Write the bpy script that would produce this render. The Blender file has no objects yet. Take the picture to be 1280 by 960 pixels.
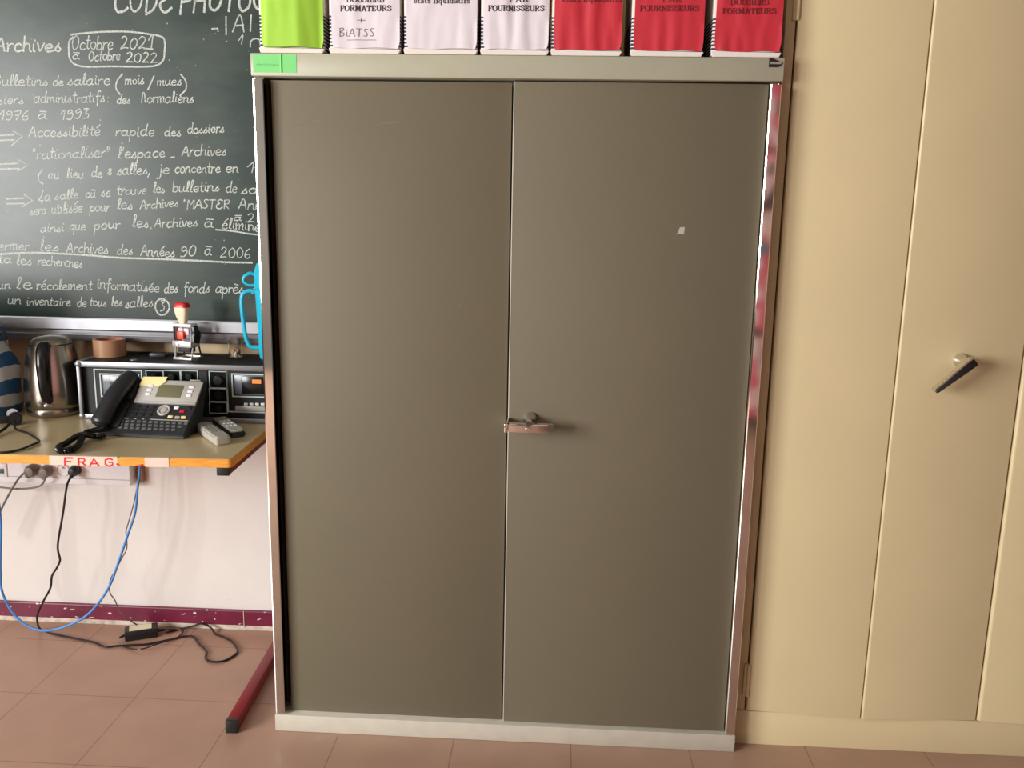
import bpy, bmesh, math, random
from mathutils import Vector, Matrix, Euler, noise
S = bpy.context.scene
C = S.collection
random.seed(7)
PI = math.pi

# ------------------------------------------------------------------ camera
CAM = Vector((0.7102, -2.0601, 1.3486)); ROT = Euler((1.3799, -0.0176, 0.0522)); FPX = 1093.36
cd = bpy.data.cameras.new('camera'); cam = bpy.data.objects.new('camera', cd); C.objects.link(cam)
cam.location = CAM; cam.rotation_euler = ROT; cd.sensor_width = 36; cd.lens = FPX / 1280 * 36; cd.clip_start = .02
S.camera = cam
RM = ROT.to_matrix()
def at(px, py, axis, val):
    """point of the room seen at that pixel of the photograph, on the plane axis = val"""
    d = RM @ Vector(((px - 640) / FPX, -(py - 480) / FPX, -1)); i = 'xyz'.index(axis)
    return CAM + d * ((val - CAM[i]) / d[i])

# ------------------------------------------------------------------ view, sky, window light
S.view_settings.view_transform = 'Standard'; S.view_settings.look = 'None'
S.view_settings.gamma = 1; S.view_settings.use_curve_mapping = False
S.view_settings.exposure = 0.0
w = bpy.data.worlds.new('world'); S.world = w; w.use_nodes = True
w.node_tree.nodes['Background'].inputs[0].default_value = (.75, .85, 1, 1)
w.node_tree.nodes['Background'].inputs[1].default_value = 1.0
WX = -3.3                                                    # the window wall
WIN = [(-4.75, -3.35), (-3.15, -1.75)]                       # the two window openings (y)
WZ = (.75, 2.45)
for i, (a, b) in enumerate(WIN):
    ld = bpy.data.lights.new('window_light', 'AREA'); ld.shape = 'RECTANGLE'
    ld.size = WZ[1] - WZ[0] - .1; ld.size_y = b - a - .1; ld.energy = 202; ld.color = (1, .985, .965)
    lo = bpy.data.objects.new('window_light', ld); C.objects.link(lo)
    lo.location = (WX + .02, (a + b) / 2, sum(WZ) / 2); lo.rotation_euler = (0, -PI / 2, 0)

# ------------------------------------------------------------------ materials
def lin(c):
    c = c / 255
    return c / 12.92 if c <= .04045 else ((c + .055) / 1.055) ** 2.4
def rgb(c): return (lin(c[0]), lin(c[1]), lin(c[2]), 1)
MATS = {}
def mat(name, col, rough=.5, metal=0, var=.06, scale=14, bump=0, bscale=200, spec=.5, coat=0, trans=0, stretch=None):
    m = bpy.data.materials.new(name); m.use_nodes = True; nt = m.node_tree; b = nt.nodes['Principled BSDF']
    b.inputs['Roughness'].default_value = rough; b.inputs['Metallic'].default_value = metal
    b.inputs['Specular IOR Level'].default_value = spec
    b.inputs['Coat Weight'].default_value = coat
    b.inputs['Transmission Weight'].default_value = trans
    tc = nt.nodes.new('ShaderNodeTexCoord'); src = tc.outputs['Object']
    if stretch:
        mp = nt.nodes.new('ShaderNodeMapping'); mp.inputs['Scale'].default_value = stretch
        nt.links.new(src, mp.inputs[0]); src = mp.outputs[0]
    n = nt.nodes.new('ShaderNodeTexNoise'); n.inputs['Scale'].default_value = scale; n.inputs['Detail'].default_value = 5
    nt.links.new(src, n.inputs['Vector'])
    r = nt.nodes.new('ShaderNodeValToRGB'); c = rgb(col)
    r.color_ramp.elements[0].position = .3; r.color_ramp.elements[1].position = .7
    r.color_ramp.elements[0].color = tuple(x * (1 - var) for x in c[:3]) + (1,)
    r.color_ramp.elements[1].color = tuple(min(1, x * (1 + var)) for x in c[:3]) + (1,)
    nt.links.new(n.outputs['Fac'], r.inputs[0]); nt.links.new(r.outputs[0], b.inputs['Base Color'])
    if bump:
        n2 = nt.nodes.new('ShaderNodeTexNoise'); n2.inputs['Scale'].default_value = bscale
        nt.links.new(src, n2.inputs['Vector'])
        bp = nt.nodes.new('ShaderNodeBump'); bp.inputs['Strength'].default_value = bump; bp.inputs['Distance'].default_value = .002
        nt.links.new(n2.outputs['Fac'], bp.inputs['Height']); nt.links.new(bp.outputs[0], b.inputs['Normal'])
    MATS[name] = m
    return m
def nodes(m): return m.node_tree, m.node_tree.nodes['Principled BSDF'], m.node_tree.nodes, m.node_tree.links
def overlay(m, col, make):
    """mix a second colour over the base colour, mask made by make(nt) -> socket"""
    nt, b, N, L = nodes(m); old = b.inputs['Base Color'].links[0].from_socket
    mx = N.new('ShaderNodeMix'); mx.data_type = 'RGBA'
    L.new(make(nt), mx.inputs['Factor']); L.new(old, mx.inputs['A']); mx.inputs['B'].default_value = rgb(col)
    L.new(mx.outputs['Result'], b.inputs['Base Color'])
def N_noise(nt, scale, detail=4, rough=.5, vec=None, stretch=None):
    n = nt.nodes.new('ShaderNodeTexNoise'); n.inputs['Scale'].default_value = scale; n.inputs['Detail'].default_value = detail
    n.inputs['Roughness'].default_value = rough
    tc = nt.nodes.new('ShaderNodeTexCoord'); src = tc.outputs['Object']
    if stretch:
        mp = nt.nodes.new('ShaderNodeMapping'); mp.inputs['Scale'].default_value = stretch
        nt.links.new(src, mp.inputs[0]); src = mp.outputs[0]
    nt.links.new(src, n.inputs['Vector']); return n.outputs['Fac']
def N_range(nt, sock, a, b, lo=0, hi=1):
    r = nt.nodes.new('ShaderNodeMapRange'); r.inputs['From Min'].default_value = a; r.inputs['From Max'].default_value = b
    r.inputs['To Min'].default_value = lo; r.inputs['To Max'].default_value = hi
    nt.links.new(sock, r.inputs['Value']); return r.outputs[0]
def N_xyz(nt):
    tc = nt.nodes.new('ShaderNodeTexCoord'); s = nt.nodes.new('ShaderNodeSeparateXYZ')
    nt.links.new(tc.outputs['Object'], s.inputs[0]); return s.outputs
def N_math(nt, op, a, b=None):
    m = nt.nodes.new('ShaderNodeMath'); m.operation = op
    for i, v in enumerate((a, b)):
        if v is None: continue
        if isinstance(v, (int, float)): m.inputs[i].default_value = v
        else: nt.links.new(v, m.inputs[i])
    return m.outputs[0]

door_grey = mat('door_grey', (109, 102, 83), .58, var=.03, scale=3, spec=.35, bump=.12, bscale=900)
overlay(door_grey, (165, 158, 142), lambda nt: N_range(nt, N_noise(nt, 5, 6, .6, stretch=(1, 1, 9)), .70, .90, 0, .12))
rail_grey = mat('rail_grey', (170, 169, 148), .4, var=.03, bump=.08, bscale=700)
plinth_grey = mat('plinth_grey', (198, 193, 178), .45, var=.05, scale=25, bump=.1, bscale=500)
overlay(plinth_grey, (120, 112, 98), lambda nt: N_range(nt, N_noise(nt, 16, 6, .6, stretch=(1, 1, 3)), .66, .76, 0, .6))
carcass_grey = mat('carcass_grey', (120, 112, 92), .5)
chrome = mat('chrome', (225, 222, 218), .06, 1, var=.03)
brushed_steel = mat('brushed_steel', (176, 168, 156), .24, 1, var=.05, scale=60, stretch=(1, 1, 12))
beige = mat('beige_paint', (212, 196, 155), .38, var=.025, scale=4, bump=.14, bscale=700)
beige_frame = mat('beige_frame_paint', (210, 193, 151), .42, var=.03, scale=5, bump=.1, bscale=700)
black_plastic = mat('black_plastic', (30, 31, 32), .42, var=.1)
black_gloss = mat('black_gloss', (20, 20, 21), .2)
black_matte = mat('black_matte', (15, 14, 14), .6, bump=.15, bscale=500)
dark_phone = mat('dark_phone', (37, 39, 42), .38, var=.08, bump=.05, bscale=900)
silver_plastic = mat('silver_plastic', (190, 189, 182), .35, .2)
lcd = mat('lcd', (112, 110, 84), .2)
aluminium = mat('aluminium', (150, 151, 156), .4, .7, var=.05, scale=30)
white_plastic = mat('white_plastic', (232, 232, 236), .4, var=.02)
grey_plastic = mat('grey_plastic', (176, 172, 160), .45, var=.04)
plug_grey = mat('plug_grey', (128, 122, 114), .5)
line_white = mat('panel_line', (190, 205, 202), .5)
grey_window = mat('cassette_window_grey', (96, 104, 112), .25)
orange = mat('orange_label', (245, 140, 50), .5)
cream = mat('cream_plastic', (232, 218, 188), .4)
red_plastic = mat('red_plastic', (200, 40, 50), .35)
red_orange = mat('red_orange', (235, 75, 40), .4)
cyan = mat('cyan_plastic', (30, 175, 205), .32, var=.03)
red_steel = mat('red_steel', (128, 28, 38), .4, var=.08)
blue_cable_m = mat('blue_cable', (72, 140, 215), .4, var=.05)
grey_cable_m = mat('grey_cable', (112, 104, 98), .5)
taupe_cable_m = mat('taupe_cable', (112, 92, 90), .5)
black_cable_m = mat('black_cable', (34, 28, 30), .35)
yellow_note = mat('yellow_note', (240, 222, 160), .7)
packing_tape = mat('packing_tape', (172, 132, 100), .3, var=.08)
cardboard = mat('cardboard', (190, 150, 112), .8)
wood_edge = mat('wood_edge', (236, 160, 62), .4, var=.18, scale=30, stretch=(1, 8, 8))
laminate = mat('laminate', (196, 178, 138), .3, var=.05, scale=60)
pink_tape = mat('tape_pinkish', (226, 200, 184), .35)
red_print = mat('red_print', (215, 40, 50), .4)
green_tape = mat('green_tape', (122, 214, 124), .5, var=.03)
green_dark = mat('green_scribble', (98, 186, 104), .6)
ink = mat('ink', (48, 40, 42), .6)
pencil = mat('pencil_writing', (112, 104, 110), .7)
red_ink = mat('ink_on_red', (104, 18, 26), .6)
box_white = mat('box_white', (228, 222, 214), .7, var=.03, bump=.1)
paper_white = mat('paper_white', (220, 213, 219), .7, var=.03)
paper_red = mat('paper_red', (194, 43, 57), .6, var=.05)
paper_green = mat('paper_green', (160, 212, 62), .6, var=.03)
glass = mat('clear_glass', (250, 244, 238), .02, trans=1, spec=.5)
paint_chip = mat('paint_chip', (176, 170, 158), .6)
label_cream = mat('label_cream', (226, 222, 190), .5)
green_chalk = mat('green_chalk', (130, 205, 140), .9)
brown_chalk = mat('brown_chalk', (176, 132, 92), .8)

# wall: cream above the desk, paler and dirtier below
wall_m = mat('wall_paint', (228, 224, 219), .75, var=.035, scale=5, bump=.25, bscale=90)
overlay(wall_m, (214, 190, 152), lambda nt: N_range(nt, N_xyz(nt)[2], .66, .70))
overlay(wall_m, (176, 162, 150), lambda nt: N_range(nt, N_noise(nt, 38, 3, .6, stretch=(1, 1, 2)), .70, .80, 0, .45))
room_paint = mat('room_paint', (84, 80, 74), .8)
ceiling_m = mat('ceiling_paint', (150, 146, 140), .85)
# floor: 30 cm vinyl tiles with thin dark joints
floor_m = mat('floor_tiles', (174, 141, 121), .36, var=.07, scale=6, bump=.06, bscale=120)
def joints(nt):
    o = N_xyz(nt); out = None
    for s, off in ((o[0], .048), (o[1], .004)):
        q = N_math(nt, 'FRACT', N_math(nt, 'DIVIDE', N_math(nt, 'ADD', s, 30 - off + .0011 if False else 30.47 - off - .425 ), .3047))
        e = N_math(nt, 'LESS_THAN', q, .0085)
        out = e if out is None else N_math(nt, 'MAXIMUM', out, e)
    return N_math(nt, 'MULTIPLY', out, .6)
overlay(floor_m, (206, 184, 170), lambda nt: N_range(nt, N_noise(nt, 11, 8, .7), .66, .76, 0, .5))
overlay(floor_m, (92, 66, 56), joints)
# baseboard: maroon paint with chips
maroon = mat('maroon_paint', (112, 26, 56), .4, var=.15, scale=12)
overlay(maroon, (232, 222, 216), lambda nt: N_range(nt, N_noise(nt, 42, 3, .5, stretch=(1, 1, 1.6)), .665, .685))
plaster = mat('old_plaster', (206, 194, 180), .85, var=.3, scale=40, bump=.6, bscale=80)
# blackboard: slate green with wiped chalk haze and specks
board_m = mat('blackboard_slate', (26, 46, 40), .33, var=.06, scale=5, bump=.05, bscale=400, spec=.38)
overlay(board_m, (150, 160, 150), lambda nt: N_range(nt, N_noise(nt, 3.2, 6, .55, stretch=(1, 1, 2.2)), .45, 1.0, 0, .22))
overlay(board_m, (200, 208, 198), lambda nt: N_range(nt, N_noise(nt, 95, 2, .4), 0.76, .80, 0, .6))
chalk_m = mat('chalk', (222, 230, 222), .9)
nt, b, N, L = nodes(chalk_m)
L.new(N_range(nt, N_noise(nt, 260, 3, .6), .3, .66, .25, 1), b.inputs['Alpha'])
# side of an archive box: blue lines on white near the foot
box_stripe = mat('box_striped_side', (226, 220, 212), .7)
overlay(box_stripe, (40, 44, 78), lambda nt: N_math(nt, 'MULTIPLY', N_math(nt, 'LESS_THAN', N_xyz(nt)[2], .082), N_math(nt, 'LESS_THAN', N_math(nt, 'FRACT', N_math(nt, 'DIVIDE', N_xyz(nt)[2], .0078)), .55)))
# woven plastic bag: blue and white bands fanning out
bag_m = mat('woven_bag', (206, 212, 214), .5, bump=.3, bscale=160)
def fan(nt):
    o = N_xyz(nt); a = N_math(nt, 'ARCTAN2', N_math(nt, 'SUBTRACT', o[2], .085), N_math(nt, 'ADD', o[0], .02))
    wob = N_math(nt, 'MULTIPLY', N_noise(nt, 9, 3), .5)
    return N_math(nt, 'LESS_THAN', N_math(nt, 'FRACT', N_math(nt, 'ADD', N_math(nt, 'MULTIPLY', a, 3.1), wob)), .52)
overlay(bag_m, (38, 92, 140), fan)
# patterned cloth added at the far end for the red reflection in the chrome
reflection_cloth_m = mat('reflection_cloth_pattern', (226, 84, 106), .8)
overlay(reflection_cloth_m, (236, 214, 212), lambda nt: N_range(nt, N_noise(nt, 9, 3, .5, stretch=(1, 1, .8)), 0.46, .49))
overlay(reflection_cloth_m, (30, 130, 140), lambda nt: N_range(nt, N_noise(nt, 3.3, 1, .4), .62, .64))
overlay(reflection_cloth_m, (40, 30, 34), lambda nt: N_range(nt, N_noise(nt, 5.4, 1, .4, stretch=(1, 1, 1.2)), .58, .60))

# ------------------------------------------------------------------ mesh helpers
def catmull(p, n=6, closed=False):
    p = [Vector(q) for q in p]; out = []; k = len(p)
    if k < 3 and not closed: return p
    rng = range(k if closed else k - 1)
    for i in rng:
        a = p[(i - 1) % k] if closed or i > 0 else p[0] * 2 - p[1]
        b_, c = p[i], p[(i + 1) % k]
        d = p[(i + 2) % k] if closed or i < k - 2 else p[-1] * 2 - p[-2]
        for j in range(n):
            t = j / n
            out.append(.5 * ((2 * b_) + (c - a) * t + (2 * a - 5 * b_ + 4 * c - d) * t * t + (3 * b_ - a - 3 * c + d) * t ** 3))
    if not closed: out.append(p[-1])
    return out
class MB:
    def __init__(s): s.bm = bmesh.new()
    def _add(s, t, M=None):
        if M is not None: bmesh.ops.transform(t, matrix=M, verts=t.verts)
        me = bpy.data.meshes.new('t'); t.to_mesh(me); t.free(); s.bm.from_mesh(me); bpy.data.meshes.remove(me); return s
    def box(s, x0, x1, y0, y1, z0, z1, bev=0, seg=2, M=None):
        t = bmesh.new(); bmesh.ops.create_cube(t, size=1)
        for v in t.verts: v.co = Vector(((x0 + x1) / 2 + v.co.x * (x1 - x0), (y0 + y1) / 2 + v.co.y * (y1 - y0), (z0 + z1) / 2 + v.co.z * (z1 - z0)))
        if bev: bmesh.ops.bevel(t, geom=t.edges[:], offset=min(bev, .49 * min(abs(x1 - x0), abs(y1 - y0), abs(z1 - z0))), segments=seg, profile=.5, affect='EDGES')
        return s._add(t, M)
    def cyl(s, p0, p1, r0, r1=None, n=24, bev=0, M=None):
        p0, p1 = Vector(p0), Vector(p1); r1 = r0 if r1 is None else r1; d = p1 - p0
        t = bmesh.new(); bmesh.ops.create_cone(t, cap_ends=True, segments=n, radius1=r0, radius2=r1, depth=d.length)
        if bev:
            ed = [e for e in t.edges if all(len(f.verts) != 4 for f in e.link_faces) or any(len(f.verts) > 4 for f in e.link_faces)]
            bmesh.ops.bevel(t, geom=ed, offset=bev, segments=2, affect='EDGES')
        Q = Matrix.Translation((p0 + p1) / 2) @ d.to_track_quat('Z', 'Y').to_matrix().to_4x4()
        bmesh.ops.transform(t, matrix=Q, verts=t.verts); return s._add(t, M)
    def lathe(s, prof, n=32, M=None, sx=1, sy=1):
        t = bmesh.new(); rings = []
        for r, z in prof:
            rings.append([t.verts.new((r * sx * math.cos(2 * PI * i / n), r * sy * math.sin(2 * PI * i / n), z)) for i in range(n)] if r > 1e-6 else [t.verts.new((0, 0, z))])
        for a, b_ in zip(rings, rings[1:]):
            for i in range(n):
                j = (i + 1) % n
                q = [a[i % len(a)], a[j % len(a)], b_[j % len(b_)], b_[i % len(b_)]]; q = list(dict.fromkeys(q))
                if len(q) > 2: t.faces.new(q)
        for R_, rev in ((rings[0], True), (rings[-1], False)):
            if len(R_) > 1: t.faces.new(R_[::-1] if rev else R_)
        return s._add(t, M)
    def tube(s, pts, r, n=8, smooth=6, closed=False, M=None, flat=1, up=None, cap=True):
        P = catmull(pts, smooth, closed) if smooth else [Vector(q) for q in pts]
        t = bmesh.new(); rings = []; k = len(P); nrm = None
        for i, p in enumerate(P):
            a = P[(i - 1) % k] if closed or i else P[i]; b_ = P[(i + 1) % k] if closed or i < k - 1 else P[i]
            d = (b_ - a)
            if d.length < 1e-9: d = Vector((0, 0, 1))
            d.normalize()
            if up is not None: nrm = Vector(up)
            elif nrm is None: nrm = d.orthogonal()
            nrm = nrm - d * nrm.dot(d)
            if nrm.length < 1e-6: nrm = d.orthogonal()
            nrm.normalize(); bn = d.cross(nrm)
            rr = r(i / max(1, k - 1)) if callable(r) else r
            rings.append([t.verts.new(p + nrm * (rr * math.cos(2 * PI * j / n)) + bn * (rr * flat * math.sin(2 * PI * j / n))) for j in range(n)])
        for i in range(k if closed else k - 1):
            A, B = rings[i], rings[(i + 1) % k]
            for j in range(n): t.faces.new((A[j], A[(j + 1) % n], B[(j + 1) % n], B[j]))
        if not closed and cap: t.faces.new(rings[0][::-1]); t.faces.new(rings[-1])
        return s._add(t, M)
    def prism(s, poly, axis, a, b_, bev=0, M=None):
        """2-D outline extruded along an axis; poly is in the other two axes, in order"""
        t = bmesh.new()
        def P(u, v, h): return {'x': (h, u, v), 'y': (u, h, v), 'z': (u, v, h)}[axis]
        A = [t.verts.new(P(u, v, a)) for u, v in poly]; B = [t.verts.new(P(u, v, b_)) for u, v in poly]; n = len(poly)
        t.faces.new(A[::-1]); t.faces.new(B)
        for i in range(n): t.faces.new((A[i], A[(i + 1) % n], B[(i + 1) % n], B[i]))
        bmesh.ops.recalc_face_normals(t, faces=t.faces[:])
        if bev: bmesh.ops.bevel(t, geom=t.edges[:], offset=bev, segments=2, affect='EDGES')
        return s._add(t, M)
    def frame(s, x0, x1, z0, z1, y0, y1, wd, M=None):
        s.box(x0, x1, y0, y1, z0, z0 + wd, M=M); s.box(x0, x1, y0, y1, z1 - wd, z1, M=M)
        s.box(x0, x0 + wd, y0, y1, z0 + wd, z1 - wd, M=M); s.box(x1 - wd, x1, y0, y1, z0 + wd, z1 - wd, M=M); return s
    def ribbon(s, pts, width, normal, M=None):
        """flat stroke lying on a surface; width may be a function of the direction"""
        P = [Vector(p) for p in pts]; nrm = Vector(normal); k = len(P)
        if k < 2: return s
        t = bmesh.new(); L_ = []; 
        for i, p in enumerate(P):
            d = (P[min(k - 1, i + 1)] - P[max(0, i - 1)])
            if d.length < 1e-9: d = Vector((1e-5, 0, 0))
            d.normalize(); sd = nrm.cross(d).normalized()
            wd = width(d) if callable(width) else width
            q = p - d * wd * .35 if i == 0 else p + d * wd * .35 if i == k - 1 else p
            L_.append((t.verts.new(q + sd * wd / 2), t.verts.new(q - sd * wd / 2)))
        for (a, b_), (c, d_) in zip(L_, L_[1:]): t.faces.new((a, b_, d_, c))
        return s._add(t, M)
def root_matrix(o):
    while o.parent: o = o.parent
    return Matrix.LocRotScale(o.location, o.rotation_euler, None)
def obj(name, mb, m, parent=None, world=False, smooth=True, ang=40, label=None):
    """link the collected shapes as ONE mesh object; world = the shapes are in room coordinates"""
    bm = mb.bm
    if parent is not None and world: bmesh.ops.transform(bm, matrix=root_matrix(parent).inverted(), verts=bm.verts)
    bmesh.ops.recalc_face_normals(bm, faces=bm.faces[:]) if not getattr(mb, 'keep', 0) else None
    me = bpy.data.meshes.new(name); bm.to_mesh(me); bm.free()
    for x in (m if isinstance(m, (list, tuple)) else [m]): me.materials.append(x)
    if smooth:
        me.shade_smooth(); me.set_sharp_from_angle(angle=math.radians(ang))
    o = bpy.data.objects.new(name, me); C.objects.link(o)
    if parent is not None: o.parent = parent
    if label: o['label'] = label
    return o
def tag(o, label, cat, group=None):
    o['label'] = label; o['category'] = cat
    if group: o['group'] = group
    return o
def thing(name, label, cat, loc=(0, 0, 0), rz=0, group=None):
    o = bpy.data.objects.new(name, None); C.objects.link(o); o.empty_display_size = .05
    o.location = loc; o.rotation_euler = (0, 0, rz); return tag(o, label, cat, group)
def struct(name, mb, m, smooth=False):
    o = obj(name, mb, m, smooth=smooth); o['kind'] = 'structure'; return o

# ------------------------------------------------------------------ stroke letters
G = {  # handwriting: x-height 5, capitals 9
 'a': ('4,4 2.4,5 .5,3.4 .6,1 2.2,.1 3.8,1.8|4,5 3.9,1 5,.2', 5), 'b': ('.6,9.5 .5,.3|.5,3 2.2,4.8 3.9,3.6 3.8,1.2 2.2,0 .5,1', 4.4),
 'c': ('3.8,4.3 2.4,5 .7,3.5 .7,1.3 2.2,0 4,.8', 4.2), 'd': ('4,4 2.4,5 .5,3.4 .5,1.2 2.2,.1 4,1.6|4.2,9.8 3.9,1 5,.2', 5),
 'e': ('.6,2.4 3.4,2.9 3.4,4.4 2.1,5 .6,3.5 .6,1.3 2.2,0 4,.9', 4.2), 'f': ('3.6,8.5 2.8,9.8 1.8,8 2,-3.5|.4,4.8 3.6,5', 3.6),
 'g': ('4,4 2.4,5 .5,3.5 .7,1.4 2.2,.6 4,2|4,5 4,-2.4 2.4,-4 .6,-3', 4.8), 'h': ('.6,9.8 .5,0|.5,3 2.2,4.9 3.7,4 3.7,1 4.6,.2', 4.6),
 'i': ('.8,5 .8,1 1.8,.2|.9,7.6 1.1,7.1', 2), 'j': ('1.8,5 1.8,-2.4 .6,-4 -.6,-3|1.8,7.6 2,7.1', 2.6), 'l': ('.6,.8 1.8,5 2,9.4 1.1,9.6 .9,5 1,1 2.2,.2', 2.4),
 'm': ('.4,5 .5,0|.5,3 1.8,5 2.7,4 2.7,0|2.7,3 4.2,5 5.1,4 5.1,1 6,.2', 6), 'n': ('.4,5 .5,0|.5,3 2.2,5 3.5,4 3.5,1 4.5,.2', 4.5),
 'o': ('2.3,5 .6,3.6 .6,1.4 2.2,0 3.9,1.4 3.9,3.6 2.3,5', 4.4), 'p': ('.6,5 .5,-4.5|.6,3.2 2.4,5 4,3.6 3.6,1.2 2,.2 .7,1.2', 4.4),
 'q': ('4,4 2.4,5 .5,3.5 .6,1.2 2.2,.2 4,2|4,5 4,-4.4', 4.6), 'r': ('.4,5 .7,3.6 .6,0|.7,3 2,4.8 3.2,4.6', 3.3),
 's': ('.2,.4 2.6,5 2.3,3.4 3.4,1.4 2.4,.1 .8,.6', 3.8), 't': ('1.6,8.4 1.5,1 3,.2|.1,5.4 3.2,5.6', 3.1), 'u': ('.5,5 .6,1.2 1.9,.1 3.5,1.8|3.6,5 3.6,1 4.6,.2', 4.6),
 'v': ('.4,5 1.9,.2 3.6,4.8', 3.8), 'x': ('.4,5 3.6,0|3.6,5 .4,0', 4), 'z': ('.4,4.8 3.4,5 .4,.2 3.8,.3', 4),
 'A': ('0,0 2.6,9 4.8,0|.8,3.4 4.4,3.6', 5.3), 'B': ('.5,9 .5,0|.5,9 3,9 3.6,7 .8,5 3.8,3.6 3.6,.8 .5,0', 4.6), 'C': ('5,8 3.4,9 1,7 .6,3 2,.3 4.6,.4 5.6,2', 5.6),
 'D': ('.8,9 .7,0|.3,9 3.6,8.4 4.8,5 3.4,1.2 .8,-.8', 5.4), 'E': ('4.4,8 2.6,9 .9,7.4 2.4,5.2|2.4,5.2 .6,3.4 1,.6 3.2,0 5.2,1.8', 5.4), 'F': ('.6,9 .6,0|.6,9 4,9|.6,5 3,5', 4.2),
 'H': ('.6,9 .6,0|.6,4.6 4.4,5|4.6,9 4.5,0', 5.6), 'I': ('.6,9 .6,0', 1.6), 'L': ('3,9 2,4 .2,.5 1.6,.2 4,.4', 4.4), 'M': ('.4,0 .6,9 2.6,4 4.8,9 5,0', 5.8), 'N': ('.5,0 .8,8.6 2.4,7.6 3.4,1 4,0', 4.6),
 'O': ('2.8,9 .7,6.4 .9,2 2.8,0 4.9,2.4 4.8,7 2.8,9', 5.8), 'P': ('.8,9 .6,-.6|.2,8.6 3,9 4.4,7 3.4,4.8 .8,4', 4.8), 'R': ('.6,9 .6,0|.6,9 3.4,8.8 3.4,5.6 .8,4.6 4.2,0', 4.8),
 'S': ('3.8,8.4 2.2,9 .8,7.4 2.4,5 3.6,2.6 2.4,.2 .4,.8', 4.4), 'T': ('2.5,9 2.4,0|.2,9 4.8,9', 5), 'U': ('.5,9 .6,2.4 2.4,0 4.4,2.2 4.5,9', 5.2),
 '0': ('2.2,8 .5,5.6 .6,1.8 2.2,0 3.9,2 3.9,6 2.2,8', 4.6), '1': ('.2,4.8 2.4,8.4 2.2,0', 3.2), '2': ('.4,6.8 1.8,8.4 3.4,6.8 2.6,3.6 .4,.2 2.4,.6 4.2,.3', 4.8), '3': ('.6,8 3.4,8.2 1.6,4.8 3.4,3.6 3,.8 .4,.4', 4.2),
 '6': ('3.4,8.2 1.2,5.6 .6,2 2,0 3.8,1.2 3.2,3.6 .9,3', 4.4), '7': ('.3,7.8 3.8,8 1.6,0|1,4 3.6,4.2', 4.2), '8': ('2.2,4.2 .6,6.4 2.2,8.2 3.6,6.4 2.2,4.2 .4,2 2.2,0 3.8,2 2.2,4.2', 4.4), '9': ('3.4,6.8 2,8.2 .6,6.6 1.4,4.6 3.4,5.8 3.6,3 2.4,.2 .4,.6', 4.4),
 '(': ('2.4,10 .6,6 .8,1 2.6,-3', 3), ')': ('.4,10 2.2,6.4 2,1 .2,-3', 3), '/': ('3.2,9 .2,-2', 3.6), '.': ('.5,.5 .9,.1', 1.6), ',': ('1.4,1 .2,-3', 2), ':': ('.6,4 .9,3.6|.6,.6 .9,.2', 1.8), '-': ('.3,3 3,3', 3.4),
 '"': ('.4,8.6 .2,6.6|1.6,8.6 1.4,6.6', 2.4), "'": ('.8,9 .2,6.4', 1.5), ' ': ('', 3), '+': ('2,5 2,1|0,3 4,3', 4.4), 'u_': ('', 1),
}
ACC = {'é': ('e', '1.4,6.4 3.6,9'), 'è': ('e', '.8,7.8 3.8,6.8'), 'à': ('a', '.8,7.4 4.6,7'), 'ù': ('u', '.8,7.8 4,7'), 'û': ('u', '.8,6.6 2,8 3.4,6.6')}
def _pl(sx): return [[tuple(float(v) for v in q.split(',')) for q in st.split()] for st in sx.split('|') if st]
def glyph(ch):
    if ch in ACC:
        b_, acc = ACC[ch]; st, wd = G[b_]; st = st.replace('|.9,7.6 1.1,7.1', ''); return _pl(st) + _pl(acc), wd
    st, wd = G[ch]; return _pl(st), wd
def script_strokes(text, sp=.35):
    out = []; x = 0
    for ch in text:
        st, wd = glyph(ch)
        jy = random.uniform(-.35, .35); js = random.uniform(.92, 1.1)
        for s in st: out.append([(x + u + random.uniform(-.22, .22), v * js + jy + random.uniform(-.22, .22)) for u, v in s])
        x += wd + sp
    return out, x - sp
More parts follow.
